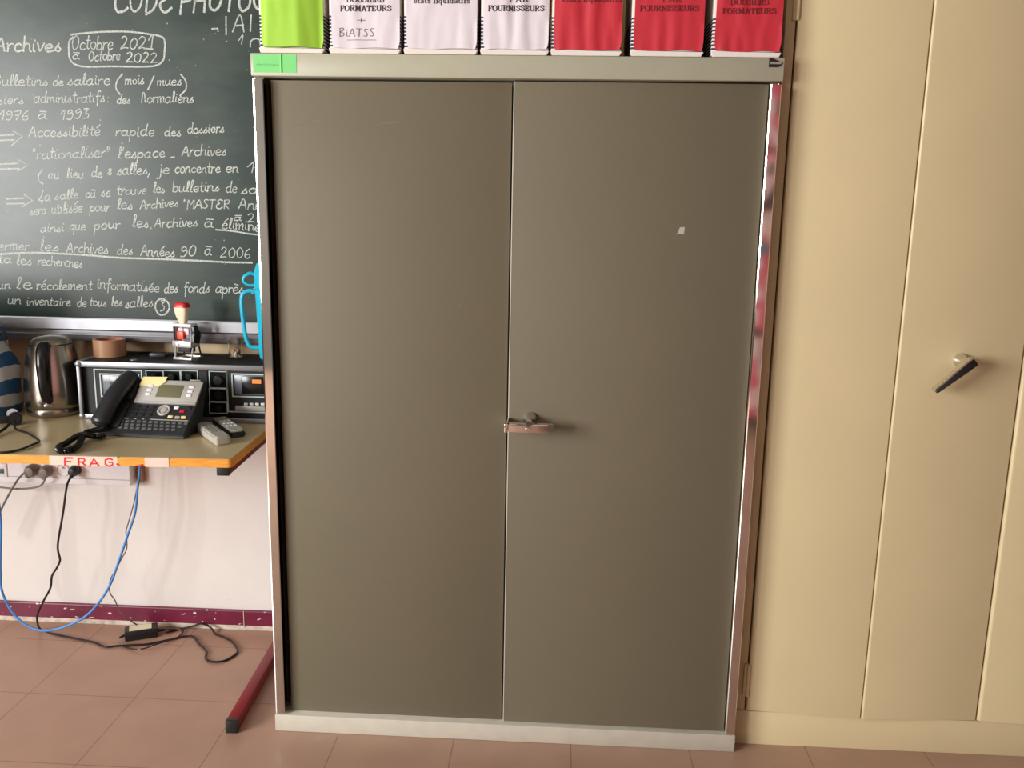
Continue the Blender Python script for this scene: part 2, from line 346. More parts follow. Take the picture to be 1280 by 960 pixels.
SG = {  # serif capitals (height 10) and small letters (x-height 6.6) as strokes; * = serif
 'D': ('2,0 2,10|2,10 5,10 7.6,8.8 8.6,5 7.6,1.2 5,0 2,0|*.5,10 3,10|*.5,0 3,0', 9.6), 'O': ('5,10.2 2.2,9 1,5 2.2,1 5,-.2 7.8,1 9,5 7.8,9 5,10.2', 10), 'S': ('7,7.2 6.4,9.4 4,10.2 1.6,9 1.8,6.6 4.2,5.4 6.8,4 7,1.6 4.6,-.2 2,.4 1,2.8', 8), 'I': ('2.2,0 2.2,10|*.6,10 3.8,10|*.6,0 3.8,0', 4.4),
 'E': ('2,0 2,10|2,10 7,10 7.2,7.6|2,5 5.4,5|*5.4,6 5.4,4|2,0 7.2,0 7.6,2.6|*.5,10 3,10|*.5,0 3,0', 8.4), 'R': ('2,0 2,10|2,10 5.6,10 7.4,8.8 7.4,6.4 5.6,5.2 2,5.2|5,5.2 7.4,.6 9,0|*.5,10 3,10|*.5,0 3.6,0', 9.4), 'F': ('2,0 2,10|2,10 7,10 7.2,7.4|2,5 5.4,5|*5.4,6 5.4,4|*.5,10 3,10|*.5,0 3.6,0', 7.8),
 'M': ('2,0 2,10|2,10 5.5,2|5.5,2 9,10|9,10 9,0|*.5,10 2.4,10|*8.6,10 10.6,10|*.5,0 3.4,0|*7.4,0 10.6,0', 11), 'A': ('1.6,0 5,10|5,10 8.4,0|2.8,3.4 7.2,3.4|*.2,0 3.2,0|*6.8,0 9.8,0', 10), 'T': ('4.4,0 4.4,10|.8,7.4 1,10 7.8,10 8,7.4|*2.8,0 6,0', 8.8), 'U': ('2,10 2,3 3.2,.6 5.2,-.2 7.4,.8 8.2,3 8.2,10|*.5,10 3.6,10|*6.6,10 9.6,10', 10), 'N': ('2,0 2,10|2,10 8.4,0|8.4,0 8.4,10|*.4,10 2.2,10|*.5,0 3.4,0|*6.8,10 9.8,10', 10), 'P': ('2,0 2,10|2,10 5.6,10 7.4,8.6 7.4,6 5.6,4.6 2,4.6|*.5,10 3,10|*.5,0 3.6,0', 8.4),
 't': ('2,8.6 2,1.2 3,0 4.2,.6|.4,6.4 4,6.4', 4.6), 'a': ('1.2,5.6 2.8,6.8 4.8,5.8 4.8,1 5.8,0|4.8,4 2,3.4 .9,1.6 2.2,0 4.6,1.4', 6.2), 's': ('4.4,5 3,6.8 1.2,5.6 2.8,3.6 4.6,2 3,-.1 .9,1.4', 5.4), 'l': ('1.8,0 1.8,10|*.4,10 1.8,10|*.4,0 3.2,0', 3.8), 'i': ('1.8,0 1.8,6.6|*.4,6.6 1.8,6.6|*.4,0 3.2,0|1.6,9.6 2.2,9.2', 3.8),
 'q': ('4.8,5.4 3,6.8 1,5 1,1.8 3,-.1 4.8,1.4|5,6.6 5,-3.4|*3.6,-3.4 6.4,-3.4', 6.8), 'u': ('1.8,6.6 1.8,1.4 3,0 5,1.4|5,6.6 5,0|*.4,6.6 1.8,6.6|*3.8,6.6 5,6.6|*5,0 6.4,0', 7), 'd': ('4.8,5.4 3,6.8 1,5 1,1.8 3,-.1 4.8,1.4|5,10 5,0|*3.6,10 5,10|*5,0 6.4,0', 6.8), 'f': ('5,9.4 3.6,10.2 2.2,8.6 2.2,0|.6,6.4 4.2,6.4|*.8,0 3.8,0', 4.6),
 'e': ('1.2,3.6 5,3.6 4.8,5.6 3,6.8 1.1,5 1.1,1.8 3,-.1 5,1.2', 5.8), 'é': ('1.2,3.6 5,3.6 4.8,5.6 3,6.8 1.1,5 1.1,1.8 3,-.1 5,1.2|2.4,8 4.2,10', 5.8), ' ': ('', 4),
}
def serif_strokes(text):
    out = []; x = 0
    for ch in text:
        st, wd = SG[ch]
        for s in st.split('|'):
            if not s: continue
            ser = s.startswith('*'); out.append((ser, [(x + u, v) for u, v in _pl(s.lstrip('*'))[0]]))
        x += wd + .5
    return out, x - .5

# ================================================================== THE ROOM
WY = .56                                                     # face of the back wall
X0, X1, Y0, ZC = WX, 3.4, -5.2, 2.9
struct('floor', MB().box(X0 - .2, X1 + .2, Y0 - .2, WY + .2, -.1, 0), floor_m)
struct('ceiling', MB().box(X0 - .2, X1 + .2, Y0 - .2, WY + .2, ZC, ZC + .1), ceiling_m)
struct('wall_back', MB().box(X0 - .2, X1 + .2, WY, WY + .15, 0, ZC), wall_m)
struct('wall_right', MB().box(X1, X1 + .15, Y0, WY, 0, ZC), room_paint)
struct('wall_front', MB().box(X0 - .2, X1 + .2, Y0 - .15, Y0, 0, ZC), room_paint)
mb = MB(); ys = [Y0] + [v for p in WIN for v in p] + [WY]
mb.box(X0 - .15, X0, Y0, WY, 0, WZ[0]).box(X0 - .15, X0, Y0, WY, WZ[1], ZC)
for i in range(0, len(ys), 2): mb.box(X0 - .15, X0, ys[i], ys[i + 1], WZ[0], WZ[1])
struct('wall_left', mb, room_paint)
for i, (a, b_) in enumerate(WIN):
    o = struct('window_%d' % (i + 1), MB().box(X0 - .09, X0 - .085, a + .05, b_ - .05, WZ[0] + .05, WZ[1] - .05), glass)
    f = MB()
    for y0, y1, z0, z1 in ((a, b_, WZ[0], WZ[0] + .05), (a, b_, WZ[1] - .05, WZ[1]), (a, a + .05, WZ[0], WZ[1]), (b_ - .05, b_, WZ[0], WZ[1]), ((a + b_) / 2 - .03, (a + b_) / 2 + .03, WZ[0], WZ[1])): f.box(X0 - .12, X0 - .05, y0, y1, z0, z1)
    obj('window_frame', f, white_plastic, o, smooth=False)
# baseboard with its old plaster foot
bb = struct('baseboard_back', MB().box(X0, X1, WY - .014, WY - .001, .016, .068, .003), maroon)
struct('trim_1', MB().box(X0, X1, WY - .013, WY - .001, 0, .017, .002), plaster)
jx = at(305, 775, 'y', WY - .014)
struct('trim_2', MB().box(jx.x - .0012, jx.x + .0012, WY - .016, WY - .013, .012, .068), plaster)
# ================================================================== GREY TWO-DOOR CABINET
CW, CH, CDp = 1.2, 1.70, .5
cab = thing('metal_cabinet', 'tall grey two-door metal cabinet with chrome corner strips and file boxes on top', 'cabinet', (.6, .25, 0))
def cp(name, mb, m, par=None, **k): return obj(name, mb, m, par or cab, world=True, **k)
cp('carcass', MB().box(.003, .022, .024, CDp, .045, 1.655).box(1.178, 1.197, .024, CDp, .045, 1.655).box(.02, 1.18, CDp - .02, CDp, .045, 1.655)
   .box(.02, 1.18, .06, CDp - .01, .05, .06).box(.02, 1.18, .06, CDp - .01, 1.64, 1.65).box(.02, 1.18, .07, CDp - .02, .84, .86), carcass_grey)
cp('top_rail', MB().box(0, CW, 0, CDp, 1.650, 1.70, .0025), rail_grey)
cp('plinth', MB().box(0.0, CW, 0, CDp, 0, .0475, .003), plinth_grey)
for s in (0, 1):
    xa, xb = ((.0025, .0275), (1.1735, 1.1975))[s]
    # folded chrome sheet: a slanted outer lip, a flat face, a small round
    lip = (.0034, .0042, .0011) if s == 0 else (.0, .0019, .0014)
    poly = [(xa, .024), (xa, lip[2] + .0022 if s == 0 else lip[2])] + ([(xa + .0009, lip[2])] if s == 0 else []) + [(xa + lip[1], 0), (xb - .0015, 0), (xb, .0015), (xb, .024)]
    cp('corner_strip', MB().prism(poly, 'z', .0515, 1.6435), chrome, ang=5)
    sx = xa + .006
    cp('rivet', MB().lathe([(0, 1.6435), (.0022, 1.6437), (.0022, 1.6462), (0, 1.6485)], 12, M=Matrix.Translation((sx + (.012 if s else 0), .006, 0))), chrome)
d1 = cp('door', MB().box(.0385, .5965, .022, .040, .0485, 1.6445, .0015), door_grey)
d2 = cp('door', MB().box(.6025, 1.1727, .0150, .034, .0495, 1.6465, .0022), door_grey)
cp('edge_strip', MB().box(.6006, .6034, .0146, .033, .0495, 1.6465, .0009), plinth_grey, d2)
q = [at(x, y, 'y', .0148) for x, y in ((844, 293), (847, 291.5), (850, 284), (856, 284), (855, 293), (849, 292.6))]
cp('paint_chip', MB().prism([(v.x, v.z) for v in q], 'y', .0142, .0151), paint_chip, d2, label='small pale chip in the right door paint')
for pts in (((368, 157), (386, 153), (408, 149)), ((468, 157), (482, 154), (497, 153)), ((573, 384), (578, 379))):
    cp('scuff_mark', MB().ribbon([at(x, y, 'y', .0216) for x, y in pts], .0022, (0, -1, 0)), mat('scuff_dust', (116, 110, 94), .7), d1)
# latch handle on the right door
h = cp('handle', MB().lathe([(.0175, 0), (.0175, .004), (.0165, .008), (.011, .017), (.0085, .03), (.0085, .046), (0, .046)], 28, M=Matrix.Translation((.654, .015, .862)) @ Matrix.Rotation(PI / 2, 4, 'X')), chrome, d2)
lev = MB().prism([(.600, .010 - .036), (.604, .010 - .056), (.650, .010 - .062), (.700, .010 - .058), (.7135, .010 - .050), (.7135, .010 - .040), (.690, .010 - .036)], 'z', .8425, .8625, .0028)
lev.cyl((.652, -.0535, .8525), (.652, -.0555, .8525), .006, .005, 16)
cp('lever', lev, chrome, h)
cp('catch_plate', MB().box(.5955, .6035, -.052, .0195, .8415, .8635, .0015), chrome, h)
# green tape label and the maker's badge on the top rail
tp = MB(); z0, z1 = 1.6575, 1.6965
tp.prism([(.0065, -.0002), (.0695, -.0002), (.0715, -.0022), (.0735, -.0002), (.1065, -.0002), (.1065, -.0006), (.0740, -.0006), (.0716, -.0030), (.0692, -.0006), (.0065, -.0006)], 'z', z0, z1)
tl = cp('tape_label', tp, green_tape, label='bright green tape label on the top rail')
random.seed(3)
st, wd = script_strokes('Archives')
wr = MB()
for s in st: wr.ribbon([(.015 + u / wd * .050, -.0009, 1.672 + v * .00075) for u, v in s], .0009, (0, -1, 0))
cp('label_writing', wr, green_dark, tl)
bd = cp('maker_badge', MB().prism([(1.1655, 1.6985), (1.1655, 1.6795), (1.1855, 1.6795), (1.1935, 1.6835), (1.1955, 1.6885), (1.1725, 1.6985)], 'y', -.0016, .0002), black_gloss, label='black wedge shaped badge with a pale name strip')
wr = MB().box(1.1665, 1.1925, -.0021, -.0014, 1.6858, 1.6908)
cp('badge_strip', wr, mat('badge_strip_grey', (128, 124, 108), .4), bd)
st, wd = serif_strokes('IINO'); wr = MB()
for x0, pts in ((0, '0,5 2.5,0 5,5'), (7, '0,0 0,5'), (10, '0,0 0,5 4,0 4,5'), (16.5, '4,4 2,5 0,3.5 0,1.5 2,0 4,1'), (23, '2,5 0,3.5 0,1.5 2,0 4,1.5 4,3.5 2,5')):
    wr.ribbon([(1.1685 + (x0 + u) * .00078, -.0023, 1.6868 + v * .00066) for u, v in _pl(pts)[0]], .0009, (0, -1, 0))
cp('badge_lettering', wr, silver_plastic, bd)

# ================================================================== BEIGE FOLDING-DOOR CUPBOARD
BX0, BX1, BY, BH = 1.206, 2.42, .042, 2.04
bc = thing('folding_door_cupboard', 'tall beige metal cupboard with folding panel doors, right of the grey cabinet', 'cupboard', ((BX0 + BX1) / 2, .3, 0))
def bp_(name, mb, m, par=None, **k): return obj(name, mb, m, par or bc, world=True, **k)
bp_('carcass', MB().box(BX0, 1.2285, BY + .004, WY - .02, 0, BH, .001).box(BX1 - .03, BX1, BY, WY - .02, 0, BH, .001).box(BX0 + .01, BX1 - .01, WY - .04, WY - .021, 0, BH)
    .box(1.22, BX1 - .02, BY, WY - .03, 1.975, BH, .001), beige_frame)
bp_('plinth', MB().box(BX0, BX1 - .02, BY - .002, .30, 0, .094, .0015), beige)
pan = [((1.2320, .040), (1.5165, .0215)), ((1.5195, .0195), (1.8135, .0400)), ((1.8170, .0360), (2.104, .0215)), ((2.1070, .0195), (2.388, .040))]
panels = []
for i, ((xa, ya), (xb, yb)) in enumerate(pan):
    # folded-sheet panel: 20 mm thick with rolled lips at its folds
    d = Vector((xb - xa, yb - ya)).normalized(); n = Vector((d.y, -d.x))
    a = Vector((xa, ya)); b_ = Vector((xb, yb)); th = .020
    outl = []
    def arc(c, r, u, v, k=4): return [c + u * (r * math.cos(j / k * PI / 2)) + v * (r * math.sin(j / k * PI / 2)) for j in range(k + 1)]
    rl = (.002, .005, .008, .005)[i]
    outl += [a - n * th]
    outl += arc(a + d * rl - n * rl, rl, -d, n)
    outl += arc(b_ - d * .002 - n * .002, .002, n, d)
    outl += [b_ - n * th]
    panels.append(bp_('door_panel', MB().prism([(v.x, v.y) for v in outl], 'z', .0975, 1.972), beige, ang=25))
for z0, z1 in ((.137, .226), (1.786, 1.880)):
    bp_('hinge', MB().cyl((1.2305, BY - .004, z0), (1.2305, BY - .004, z1), .0042, n=14, bev=.0008).box(1.2195, 1.2305, BY - .003, BY + .008, z0, z1), beige_frame)
# lever handle on the second panel
y2 = .0295; hx, hz = 1.6655, 1.030
hd = bp_('handle', MB().lathe([(.0175, 0), (.0175, .003), (.0162, .009), (.0125, .016), (.0105, .026), (.0105, .040), (0, .040)], 28, M=Matrix.Translation((hx, y2 + .001, hz)) @ Matrix.Rotation(PI / 2, 4, 'X')), chrome, panels[1])
tip = at(1169, 489, 'y', -.022); piv = Vector((hx, -.02, hz))
ang = math.atan2(tip.z - piv.z, tip.x - piv.x); ln = (Vector((tip.x, tip.z)) - Vector((piv.x, piv.z))).length
M = Matrix.Translation((hx, 0, hz)) @ Matrix.Rotation(-ang, 4, 'Y')
lv = MB().prism([(-.012, -.0105), (-.012, .0105), (.010, .0105), (ln, .0055), (ln + .003, 0), (ln, -.0055), (.010, -.0105)], 'y', y2 - .060, y2 - .036, .002, M=M)
bp_('lever', lv, chrome, hd)

# ================================================================== ARCHIVE BOXES ON THE GREY CABINET
def archive_box(px0, px1, pyb, paper, label, texts, yaw=0, y0=.004, ink_m=None, deep=False):
    a = at(px0, 66, 'y', y0); b2 = at(px1, 66, 'y', y0); wd = b2.x - a.x
    t = thing('archive_box', label, 'box', ((a.x + b2.x) / 2, y0, CH), yaw, 'archive boxes on the grey cabinet')
    hw = wd / 2; HH = .33; dp = .25
    obj('body', MB().box(-hw + .0005, hw - .003, .001, dp, .0005, HH, .002), box_stripe, t)
    # folded tray lip along the foot
    obj('tray_lip', MB().prism([(-hw + .002, .0005), (hw - .006, .0005), (hw - .001, .010), (-hw - .001, .012)], 'y', -.0042, .003, .001), box_white, t)
    # glued cover sheet, slightly creased
    s = MB(); t2 = bmesh.new(); nx, nz = 26, 44; V = []
    x0s, x1s, z0s, z1s = -hw + .006, hw - .0035, .0115, HH - .004
    sd = random.uniform(0, 90)
    def surf(u, v):
        bulge = .0024 * noise.noise(Vector((u * 6 + sd, v * 3, 1))) + 0.0046 * abs(noise.noise(Vector((u * 4.3, v * 2.0 + sd, 4)))) * (1 if v < .5 else .5)
        if deep: bulge = bulge * .5 + .015 - max(0, u - .62) * .046
        ed = max(0, min(1, u * 12, (1 - u) * 12))
        return -.0022 - max(0, bulge) * ed
    for j in range(nz + 1):
        row = []
        for i in range(nx + 1):
            u, v = i / nx, j / nz; x = x0s + (x1s - x0s) * u; z = z0s + (z1s - z0s) * v
            cut = max(0, 1 - v / .05) * .004
            if u < .04: x += cut
            if u > .96: x -= cut
            if j == 0: z += .0012 * math.sin(u * 9 + sd) + .0012
            row.append(t2.verts.new((x, surf(u, v) - (.0018 if u > .97 and v < .2 else 0), z)))
        V.append(row)
    for j in range(nz):
        for i in range(nx): t2.faces.new((V[j][i], V[j][i + 1], V[j + 1][i + 1], V[j + 1][i]))
    r = bmesh.ops.extrude_face_region(t2, geom=t2.faces[:])
    for v in [g for g in r['geom'] if isinstance(g, bmesh.types.BMVert)]: v.co.y = .0004
    s._add(t2); sh = obj('cover_sheet', s, paper, t, ang=60)
    for kind, txt, xa, xb, yb, hpx in texts:
        mbt = MB(); yy = y0 - .003; ox, oz = (a.x + b2.x) / 2, CH
        pa, pb = at(xa, yb, 'y', yy), at(xb, yb, 'y', yy); up = at(xa, yb - hpx, 'y', yy) - pa
        hgt = up.length
        def lay(P2, wd):
            # follow the creases of the paper
            Q = []
            for p, q in zip(P2, P2[1:]):
                for k in range(3): Q.append(p.lerp(q, k / 3))
            Q.append(P2[-1]); out = []
            for p in Q:
                u = (p.x - ox - x0s) / (x1s - x0s); v = (p.z - oz - z0s) / (z1s - z0s)
                out.append(Vector((p.x, y0 + surf(u, v) - .0007, p.z)))
            mbt.ribbon(out, wd, (0, -1, 0))
        if kind == 'serif':
            st, W = serif_strokes(txt)
            for ser, pts in st:
                P = catmull([Vector((u, v, 0)) for u, v in pts], 3) if len(pts) > 4 else [Vector((u, v, 0)) for u, v in pts]
                P = [pa + (pb - pa) * (p.x / W) + up * (p.y / 10) for p in P]
                lay(P, (lambda d: hgt * .10) if ser else (lambda d: hgt * (.10 + .13 * d.z * d.z)))
        elif kind == 'line': lay([pa, pb], .0011)
        else:
            st, W = script_strokes(txt, .9)
            for pts in st:
                P = catmull([Vector((u, v, 0)) for u, v in pts], 3)
                lay([pa + (pb - pa) * (p.x / W) + up * (p.y / 9) for p in P], .0015)
        obj('lettering', mbt, ink_m if kind == 'serif' else pencil, sh, world=True)
    return t
archive_box(325, 407, 66, paper_green, 'lime green archive box, leftmost of the row on the cabinet', [], deep=True)
archive_box(412, 502, 66, paper_white, 'white archive box with BiATSS handwritten under its printed title', [('serif', 'DOSSIERS', 433, 480, 2.7, 6.8), ('serif', 'FORMATEURS', 425, 489, 13.8, 6.8), ('hand', '+', 447, 457, 30, 13), ('hand', 'BiATSS', 424, 468, 45.5, 10), ('line', '', 434, 470, 50, 1)], ink_m=ink)
archive_box(505, 598, 66, paper_white, 'white archive box titled états liquidatifs, middle one of the three white boxes', [('serif', 'états liquidatifs', 517, 587, 4, 6)], ink_m=ink)
archive_box(600.5, 687, 66, paper_white, 'white archive box titled FOURNISSEURS, next to the first red box', [('serif', 'PAR', 636, 661, 2.7, 6.8), ('serif', 'FOURNISSEURS', 610, 680, 13.8, 6.8)], ink_m=ink)
archive_box(688.5, 778, 66, paper_red, 'red archive box titled états liquidatifs, leftmost of the three red boxes', [('serif', 'états liquidatifs', 703, 777, 2.5, 6)], ink_m=red_ink)
archive_box(788, 880, 66, paper_red, 'red archive box titled FOURNISSEURS, between two other red boxes', [('serif', 'PAR', 828, 852, 2.5, 6.8), ('serif', 'FOURNISSEURS', 800, 874, 13.8, 6.8)], ink_m=red_ink)
archive_box(889, 977, 66, paper_red, 'red archive box titled FORMATEURS, rightmost on the cabinet', [('serif', 'DOSSIERS', 913, 961, 6, 6.8), ('serif', 'FORMATEURS', 903, 970, 17.3, 6.8)], ink_m=red_ink)

# ================================================================== BLACKBOARD
BYF = WY - .030                                              # writing face
zb = at(160, 400, 'y', BYF).z
bb_ = thing('blackboard', 'green blackboard covered in white chalk notes, on the wall behind the desk', 'blackboard', (-.7, WY - .015, zb))
obj('slate', MB().box(-2.2, -.008, BYF, WY - .001, zb, 2.35), board_m, bb_, world=True)
tz = zb
obj('chalk_tray', MB().prism([(BYF + .002, tz + .004), (BYF - .006, tz + .004), (BYF - .008, tz - .002), (BYF - .044, tz - .006), (BYF - .046, tz + .006), (BYF - .050, tz + .006), (BYF - .052, tz - .024), (BYF - .046, tz - .029), (BYF + .002, tz - .012)], 'x', -2.2, -.008), aluminium, bb_, world=True)
obj('lower_rail', MB().box(-2.2, -.008, BYF - .034, WY - .001, tz - .062, tz - .018, .003).box(-2.2, -.008, BYF - .037, BYF - .030, tz - .046, tz - .041, .001), aluminium, bb_, world=True)
obj('top_frame', MB().box(-2.22, -.004, BYF - .012, WY - .001, 2.35, 2.385, .003).box(-2.235, -2.2, BYF - .012, WY - .001, zb - .02, 2.385, .003), aluminium, bb_, world=True)
def BP(px, py): return at(px, py, 'y', BYF - .0006)
random.seed(11)
def chalk(items, name='chalk_word'):
    for it in items:
        mbk = MB()
        if isinstance(it[0], str):
            txt, xa, xb, ya, hx = it[:5]; yb = it[5] if len(it) > 5 else ya
            ws = it[6] if len(it) > 6 else 1.35
            st, W = script_strokes(txt)
            for pts in st:
                P = catmull([Vector((u, v, 0)) for u, v in pts], 4)
                P = [BP(xa + (xb - xa) * p.x / W + .10 * p.y * hx / 5, ya + (yb - ya) * p.x / W - p.y * hx / 5) for p in P]
                mbk.ribbon(P, ws * random.uniform(.8, 1.15) * .0023, (0, -1, 0))
        else:
            P = catmull([Vector((x, y, 0)) for x, y in it[0]], 6) if it[2] else [Vector((x, y, 0)) for x, y in it[0]]
            mbk.ribbon([BP(p.x, p.y) for p in P], it[1] * .0021, (0, -1, 0))
        obj(name if isinstance(it[0], str) else 'chalk_stroke', mbk, chalk_m, bb_, world=True, smooth=False)
def ln_(pts, wd=1.9, sm=False): return (pts, wd, sm)
arrow = lambda x0, x1, y0, y1, hx, y2, y3, y4: [ln_([(x0, y0), (x1, y0 - 1)], 2), ln_([(x0, y1), (x1 + 1, y1 - .5)], 2), ln_([(hx - 11, y2), (hx, y3), (hx - 13, y4)], 1.8)]
chalk([('CODE', 141, 215, 15, 15, 16, 2.7), ('PHOTOC', 224, 333, 15, 15, 12, 2.7)])
chalk([ln_([(265, 36), (272.5, 35.5), (272.5, 39)], 2), ln_([(282.5, 21), (282.6, 43)], 2), ('A', 290, 306, 40, 11.5, 40, 2), ln_([(313.8, 19), (313, 39)], 2), ('1', 297, 304, 58, 6.5, 55), ln_([(312.8, 58.5), (313.5, 52), (318, 48.5), (324, 49.5), (325.5, 56)], 1.9, True)])
chalk([('Archives', -6, 76, 64, 9.5, 64.5, 2.1)])
chalk([('Octobre', 89, 141, 61.5, 9, 62), ('2021', 150, 191, 61.5, 9.5, 60.5), ln_([(180, 60.5), (191, 61.5)]), ('à', 90, 99, 74, 6), ('Octobre', 110, 150, 76, 7, 75.5), ('2022', 157, 197, 78, 7.5, 78.5)])
chalk([ln_([(88.5, 43.3), (110, 41), (130, 39.7), (160, 39.6), (185, 42.5), (202, 46), (206, 53), (205.5, 66), (204, 75), (196, 81.5), (178, 83.4), (140, 83), (110, 83.5), (95, 81), (87.5, 74), (86, 63), (86.5, 52), (91, 46.5)], 2.3, True)], 'chalk_outline')
chalk([('Bulletins', -8, 60, 107, 7), ('de', 66, 79, 107, 6), ('salaire', 84, 137, 106.5, 7, 106), ('mois', 156, 180, 105.5, 6.5), ln_([(192.5, 95), (185, 112)], 2), ('mues', 196, 227, 106.5, 6.5), ln_([(153, 92.5), (146.5, 101), (145, 110), (150, 118)], 2, True), ln_([(226, 93), (232, 101), (232.5, 111), (225, 119.5)], 2, True)])
chalk([('siers', -3, 30, 130, 6.5), ('administratifs', 42, 131, 128.5, 7, 127.5), (':', 133, 137, 128, 8), ('des', 146, 163, 129.5, 6), ('Normaliens', 176, 242, 128.5, 7, 128)])
chalk([('1976', -1, 36, 150, 6.8), ('à', 47, 58, 149, 7), ('1993', 75, 112, 149, 7.2, 148.5)])
chalk(arrow(-2, 17, 169.5, 175.5, 28, 164, 170.5, 181.5) + [('Accessibilité', 36, 125, 171, 7, 170), ('rapide', 144, 193, 170.5, 7, 170), ('des', 205, 226, 170.5, 6.5), ('dossiers', 234, 280, 167, 6.5, 165.5)])
chalk([('"rationaliser"', 40, 137, 199, 7.2, 196.5), ("l'espace", 147, 206, 198, 7, 196.5), ln_([(213.5, 196.8), (218, 196.2)]), ('Archives', 227, 283, 195, 7, 194.5)])
chalk(arrow(-2, 23, 205.3, 211.3, 35, 200, 207, 213.5) + [ln_([(53, 212), (48.5, 219), (49, 226), (54, 230)], 1.8, True), ('au', 60, 74, 223.5, 6.5), ('lieu', 83, 105, 222.5, 6.5), ('de', 114, 128, 221.5, 6.5), ('8', 134.5, 139.5, 219, 5), ('salles,', 146, 188, 218.5, 7, 217.5), ('je', 197, 212, 217, 7), ('concentre', 218, 275, 216, 7, 216), ('en', 282, 298, 215.5, 6.8), ('1', 308.5, 318, 216, 8)])
chalk(arrow(8, 30, 248.7, 254.8, 41, 243, 250.5, 258.5) + [('La', 48, 63, 251.5, 7), ('salle', 68, 98, 250, 6.5, 248), ('où', 107, 119, 247, 6), ('se', 126, 138, 245.5, 6.5), ('trouve', 146, 183, 243.5, 6.8, 243), ('les', 191, 206, 241, 7), ('bulletins', 215, 274, 240.5, 7, 239), ('de', 282, 296, 241, 7), ('sa', 301, 322, 242.5, 7)])
chalk([('sera', 37, 58, 269, 6.5, 267), ('utilisée', 64, 103, 267, 7, 265), ('pour', 112, 137, 264.5, 6.5), ('les', 146, 166, 261.5, 6.8), ('Archives', 175, 223, 262, 6.3, 258), ('"MASTER', 229, 287, 260.5, 6.3, 261), ('Ann', 298, 328, 261, 6.6, 262.5)])
chalk([('ainsi', 50, 80, 290.5, 6, 289), ('que', 87, 107, 287.5, 6.5), ('pour', 117, 150, 287, 6.5, 285.5), ('les', 165, 186, 284, 7), ('Archives', 193, 247, 284.5, 6.8, 283), ('à', 255, 266, 284, 7), ('éliminer', 277, 332, 285.5, 7.2, 290), ('à', 292, 302, 276, 4.5), ('2', 309, 319, 277.5, 6.5), ln_([(270, 287.2), (283, 288), (296, 289.6), (310, 292), (323, 293.6)], 2.1, True)])
chalk([('Fermer', -10, 36, 313, 7), ('les', 49, 74, 313.8, 7), ('Archives', 83, 135, 315.5, 7, 317), ('des', 146, 166, 318, 7), ('Années', 176, 218, 319.5, 7, 321.5), ('90', 225, 245, 321.5, 7.5, 319), ('à', 255, 264, 319, 7), ('2006', 275, 313, 321.5, 7.4, 323), ln_([(-2, 317.6), (20, 316.5), (45, 315.8), (75, 317), (110, 319), (150, 322.2), (200, 323.8), (250, 326), (285, 327.8), (315, 328.3)], 2.6, True)])
chalk([('ta', -2, 14, 329, 6), ('les', 20, 40, 331, 6.6), ('recherches', 47, 103, 331, 6.6, 335)])
chalk([('un', -3, 13, 361, 6), ('le', 19, 40, 361.5, 8), ('récolement', 45, 115, 362, 6.6, 362.5), ('informatisée', 121, 199, 360, 6.8, 366), ('des', 205, 222, 366, 7), ('fonds', 229, 262, 366, 7.2), ('après', 269, 304, 366.5, 7), ('a', 313, 322, 367, 6.5)])
chalk([('un', 9, 26, 380, 6), ('inventaire', 33, 88, 381.5, 6, 382.5), ('de', 96, 108, 383.5, 6), ('tous', 112, 133, 382.5, 6), ('les', 139, 153, 382.5, 6), ('salles', 156, 191, 384.5, 6.6, 383)])
chalk([ln_([(199, 373), (206, 374.5), (211, 380), (211, 387), (206, 393), (199, 393), (194.5, 386), (195, 378.5), (199, 374.5), (203, 373)], 2.3, True), ('3', 199.5, 206, 388.5, 7.5)], 'chalk_outline')
# sticks of chalk lying in the tray
def tray(px, y=BYF - .030): return at(px, 401, 'y', y).x
for xa, xb, m, nm, lab in ((261, 270, green_chalk, 'chalk_stick', 'short green chalk stick in the blackboard tray'), (272, 318, brown_chalk, 'pencil', 'long light brown pencil lying in the blackboard tray')):
    xa, xb = tray(xa), tray(xb); r = .005 if nm == 'chalk_stick' else .0042
    t = obj(nm, MB().cyl((xa, BYF - .038, tz + .0005), (xb, BYF - .038, tz + .0005), r, n=8 if nm == 'pencil' else 14, bev=.001), m)
    tag(t, lab, 'chalk' if nm == 'chalk_stick' else 'pencil')

# ================================================================== DESK
DZ = .748
DR = math.radians(2.2)
corner = at(287, 574, 'z', DZ)
dk = thing('desk', 'desk with beige laminate top, wood edge and red steel legs, left of the cabinet', 'desk', (corner.x - .0, corner.y, 0), DR)
DWd, DDp, TH = 1.60, .555, .0215
def rounded(x0, x1, y0, y1, r, k=5):
    out = []
    for cx, cy, a0 in ((x1 - r, y0 + r, -PI / 2), (x1 - r, y1 - r, 0), (x0 + r, y1 - r, PI / 2), (x0 + r, y0 + r, PI)):
        out += [(cx + r * math.cos(a0 + j / k * PI / 2), cy + r * math.sin(a0 + j / k * PI / 2)) for j in range(k + 1)]
    return out
obj('edge_band', MB().prism(rounded(-DWd, .006, -.003, DDp, .012), 'z', DZ - TH, DZ - .0010, .0012), wood_edge, dk)
obj('tabletop', MB().prism(rounded(-DWd + .004, .002, .001, DDp - .004, .010), 'z', DZ - .004, DZ), laminate, dk)
